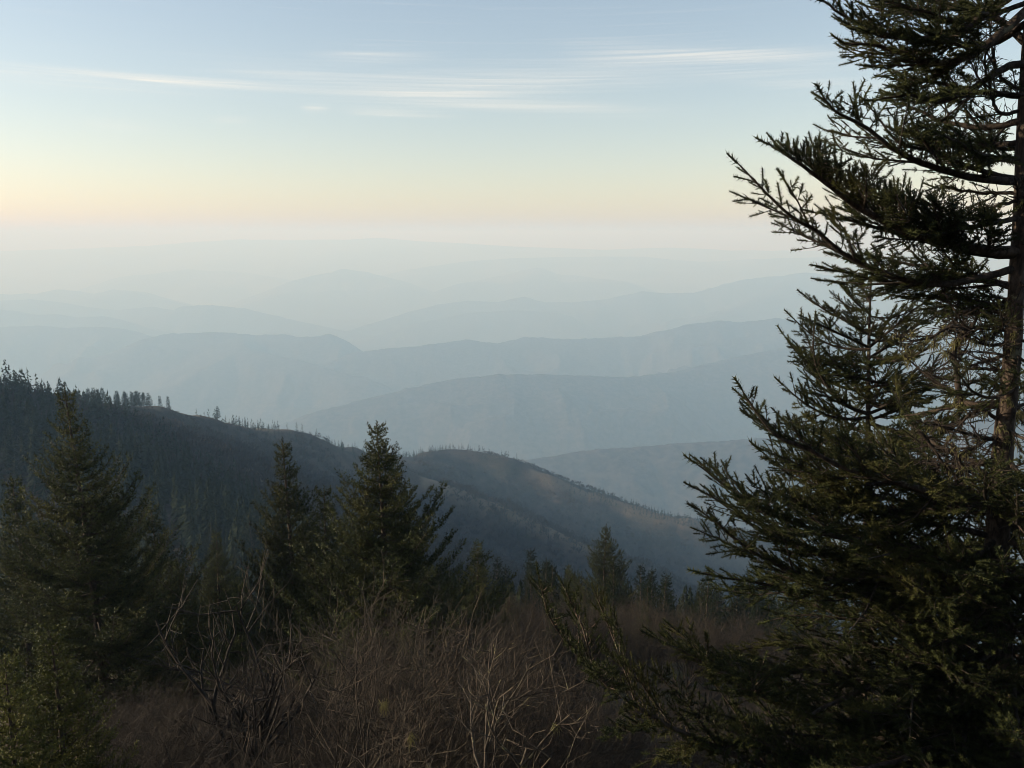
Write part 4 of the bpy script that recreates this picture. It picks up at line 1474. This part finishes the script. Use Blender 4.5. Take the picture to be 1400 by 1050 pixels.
SR = np.random.default_rng(17)
spots = []
tries = 0
while len(spots) < 150 and tries < 6000:
    tries += 1
    Y = SR.uniform(7.0, 24)
    px = SR.uniform(150, 1150)
    x = (px - CX) / F_PX * Y * 1.15
    if px > 780 and Y < 9.5:
        continue
    if 255 < px < 440 and Y < 11:
        continue
    if any((x - a) ** 2 + (Y - b) ** 2 < (0.55 + .02 * Y) ** 2 for a, b, *_ in spots):
        continue
    g0 = hgt(x, Y)
    # wanted top of the brush in the photograph
    want = np.interp(px, [150, 250, 330, 430, 510, 600, 680, 760, 850, 1000, 1150], [985, 940, 895, 825, 800, 815, 835, 880, 925, 915, 915]) + SR.uniform(0, 120)
    zt = P(px, want, Y)[2]
    hh = np.clip(zt - g0, 1.0, 3.9)
    if zt - g0 < 0.7:
        continue
    spots.append((x, Y, hh, px))
for i, (x, Y, hh, px) in enumerate(spots):
    m = SHRUBS[int(SR.integers(6))]
    shrub(m, x, Y, hh / 2.9, SR.uniform(-.5, .5), 'leafless brown shrub in the tangled thicket filling the foreground', 'bare shrubs of the foreground thicket')
# more distant brown shrubs beyond the brush, right of the middle
for i in range(90):
    Y = SR.uniform(22, 40)
    px = SR.uniform(620, 1180)
    x = (px - CX) / F_PX * Y * 1.13
    shrub(SHRUBS[int(SR.integers(6))], x, Y, SR.uniform(.7, 1.05), SR.uniform(0, 6.28),
          'low reddish-brown shrub on the slope between the thicket and the forest belt', 'low shrubs above the forest belt')
# low heath twigs in the left corner
for i in range(80):
    Y = SR.uniform(8, 21)
    px = SR.uniform(110, 430)
    x = (px - CX) / F_PX * Y * 1.2
    shrub(SHRUBS[int(SR.integers(6))], x, Y, SR.uniform(.35, .6), SR.uniform(-.5, .5),
          'knee-high leafless shrub at the foot of the tall open-topped spruce', 'knee-high shrubs below the tall spruce')
# the forked bare tree
fg = shrub_geom(141, 4.2, 6, .3, (.05, 0), .9, .06, .06)
fk = shrub_meshes('forked_tree', fg, M_SHRUB)
p = P(345, 1010, 9.6)
shrub(fk, p[0], p[1], fit(fg, 345, 775, 9.6), .3, 'bare multi-stemmed small tree with dark forking trunks beside the tall spruce', None, 'forked_tree')
# the lichen-spotted sapling
lg = shrub_geom(151, 2.6, 3, .3, (.35, 0), .8, .024, .1)
p = P(660, 1040, 6.0)
sap = shrub(shrub_meshes('sapling', lg, M_SHRUB_PALE), p[0], p[1], fit(lg, 700, 885, 6.0), .2, 'pale leaning sapling hung with yellow lichen tufts in front of the thicket', None, 'lichen_sapling')
lv = lg[0][0]
for _ in range(7):
    obj('lichen', lichen_mesh('lichen', [lv[SR.integers(len(lv) // 3, len(lv))]], SR, .05, 30), sap)
p = P(598, 1050, 6.2)
lg2 = shrub_geom(152, 2.4, 2, .3, (-.1, 0), .7, .014, .08)
sap = shrub(shrub_meshes('sapling', lg2, M_SHRUB_PALE), p[0], p[1], fit(lg2, 600, 985, 6.2), .2,
            'thin pale sapling with two lichen tufts at its tips', None, 'lichen_sapling')
lv = lg2[1][0]
for k in np.argsort(-lv[:, 2])[[0, 60]]:
    obj('lichen', lichen_mesh('lichen', [lv[k]], SR, .09, 80), sap)

# ------------------------------------------------------------------ distant lakes that catch the sky
for (px, py, w, d) in ((478, 444, 210, 150), (455, 447, 90, 110)):
    t = PLAIN_Z + 30
    ray = P(px, py, 1.0)
    k = t / ray[2]
    c = ray * k
    gz = max(hgt(c[0], c[1]), t) + 3
    c = ray * (gz / ray[2])
    a = np.linspace(0, 2 * math.pi, 25)[:-1]
    rr = 1 + .3 * np.sin(3 * a + px) + .2 * np.cos(5 * a)
    v = np.stack([w * rr * np.cos(a) * .5, d * rr * np.sin(a) * .5, 0 * a], -1)
    vb = v - np.array([0, 0, 25.0])
    ii = np.arange(24)
    side_q = np.stack([ii + 24, (ii + 1) % 24 + 24, (ii + 1) % 24, ii], -1)
    me = bpy.data.meshes.new('lake')
    me.from_pydata([tuple(q) for q in np.concatenate([v, vb])], [], [tuple(range(24))] + [tuple(int(z) for z in q) for q in side_q])
    me.materials.append(M_WATER)
    obj('lake', me, loc=c, kind='structure')

# ------------------------------------------------------------------ haze
def build_haze():
    s, top, bot = 101000.0, 132.0, PLAIN_Z - 145.0
    v = np.array([(x, y, z) for z in (bot, top) for y in (-s, s) for x in (-s, s)])
    q = np.array([(0, 2, 3, 1), (4, 5, 7, 6), (0, 1, 5, 4), (2, 6, 7, 3), (0, 4, 6, 2), (1, 3, 7, 5)])
    m, g = new_mat('valley_haze')
    pv = g.n('ShaderNodeVolumePrincipled')
    pv.inputs['Color'].default_value = (*HAZE_COLOR, 1)
    pv.inputs['Absorption Color'].default_value = (*HAZE_ABS, 1)
    pv.inputs['Density'].default_value = HAZE_DENSITY
    pv.inputs['Anisotropy'].default_value = HAZE_G
    o = g.n('ShaderNodeOutputMaterial')
    g.put(o.inputs['Volume'], pv.outputs[0])
    obj('haze', mesh_from('haze', v, [q], [m]), kind='stuff')


build_haze()
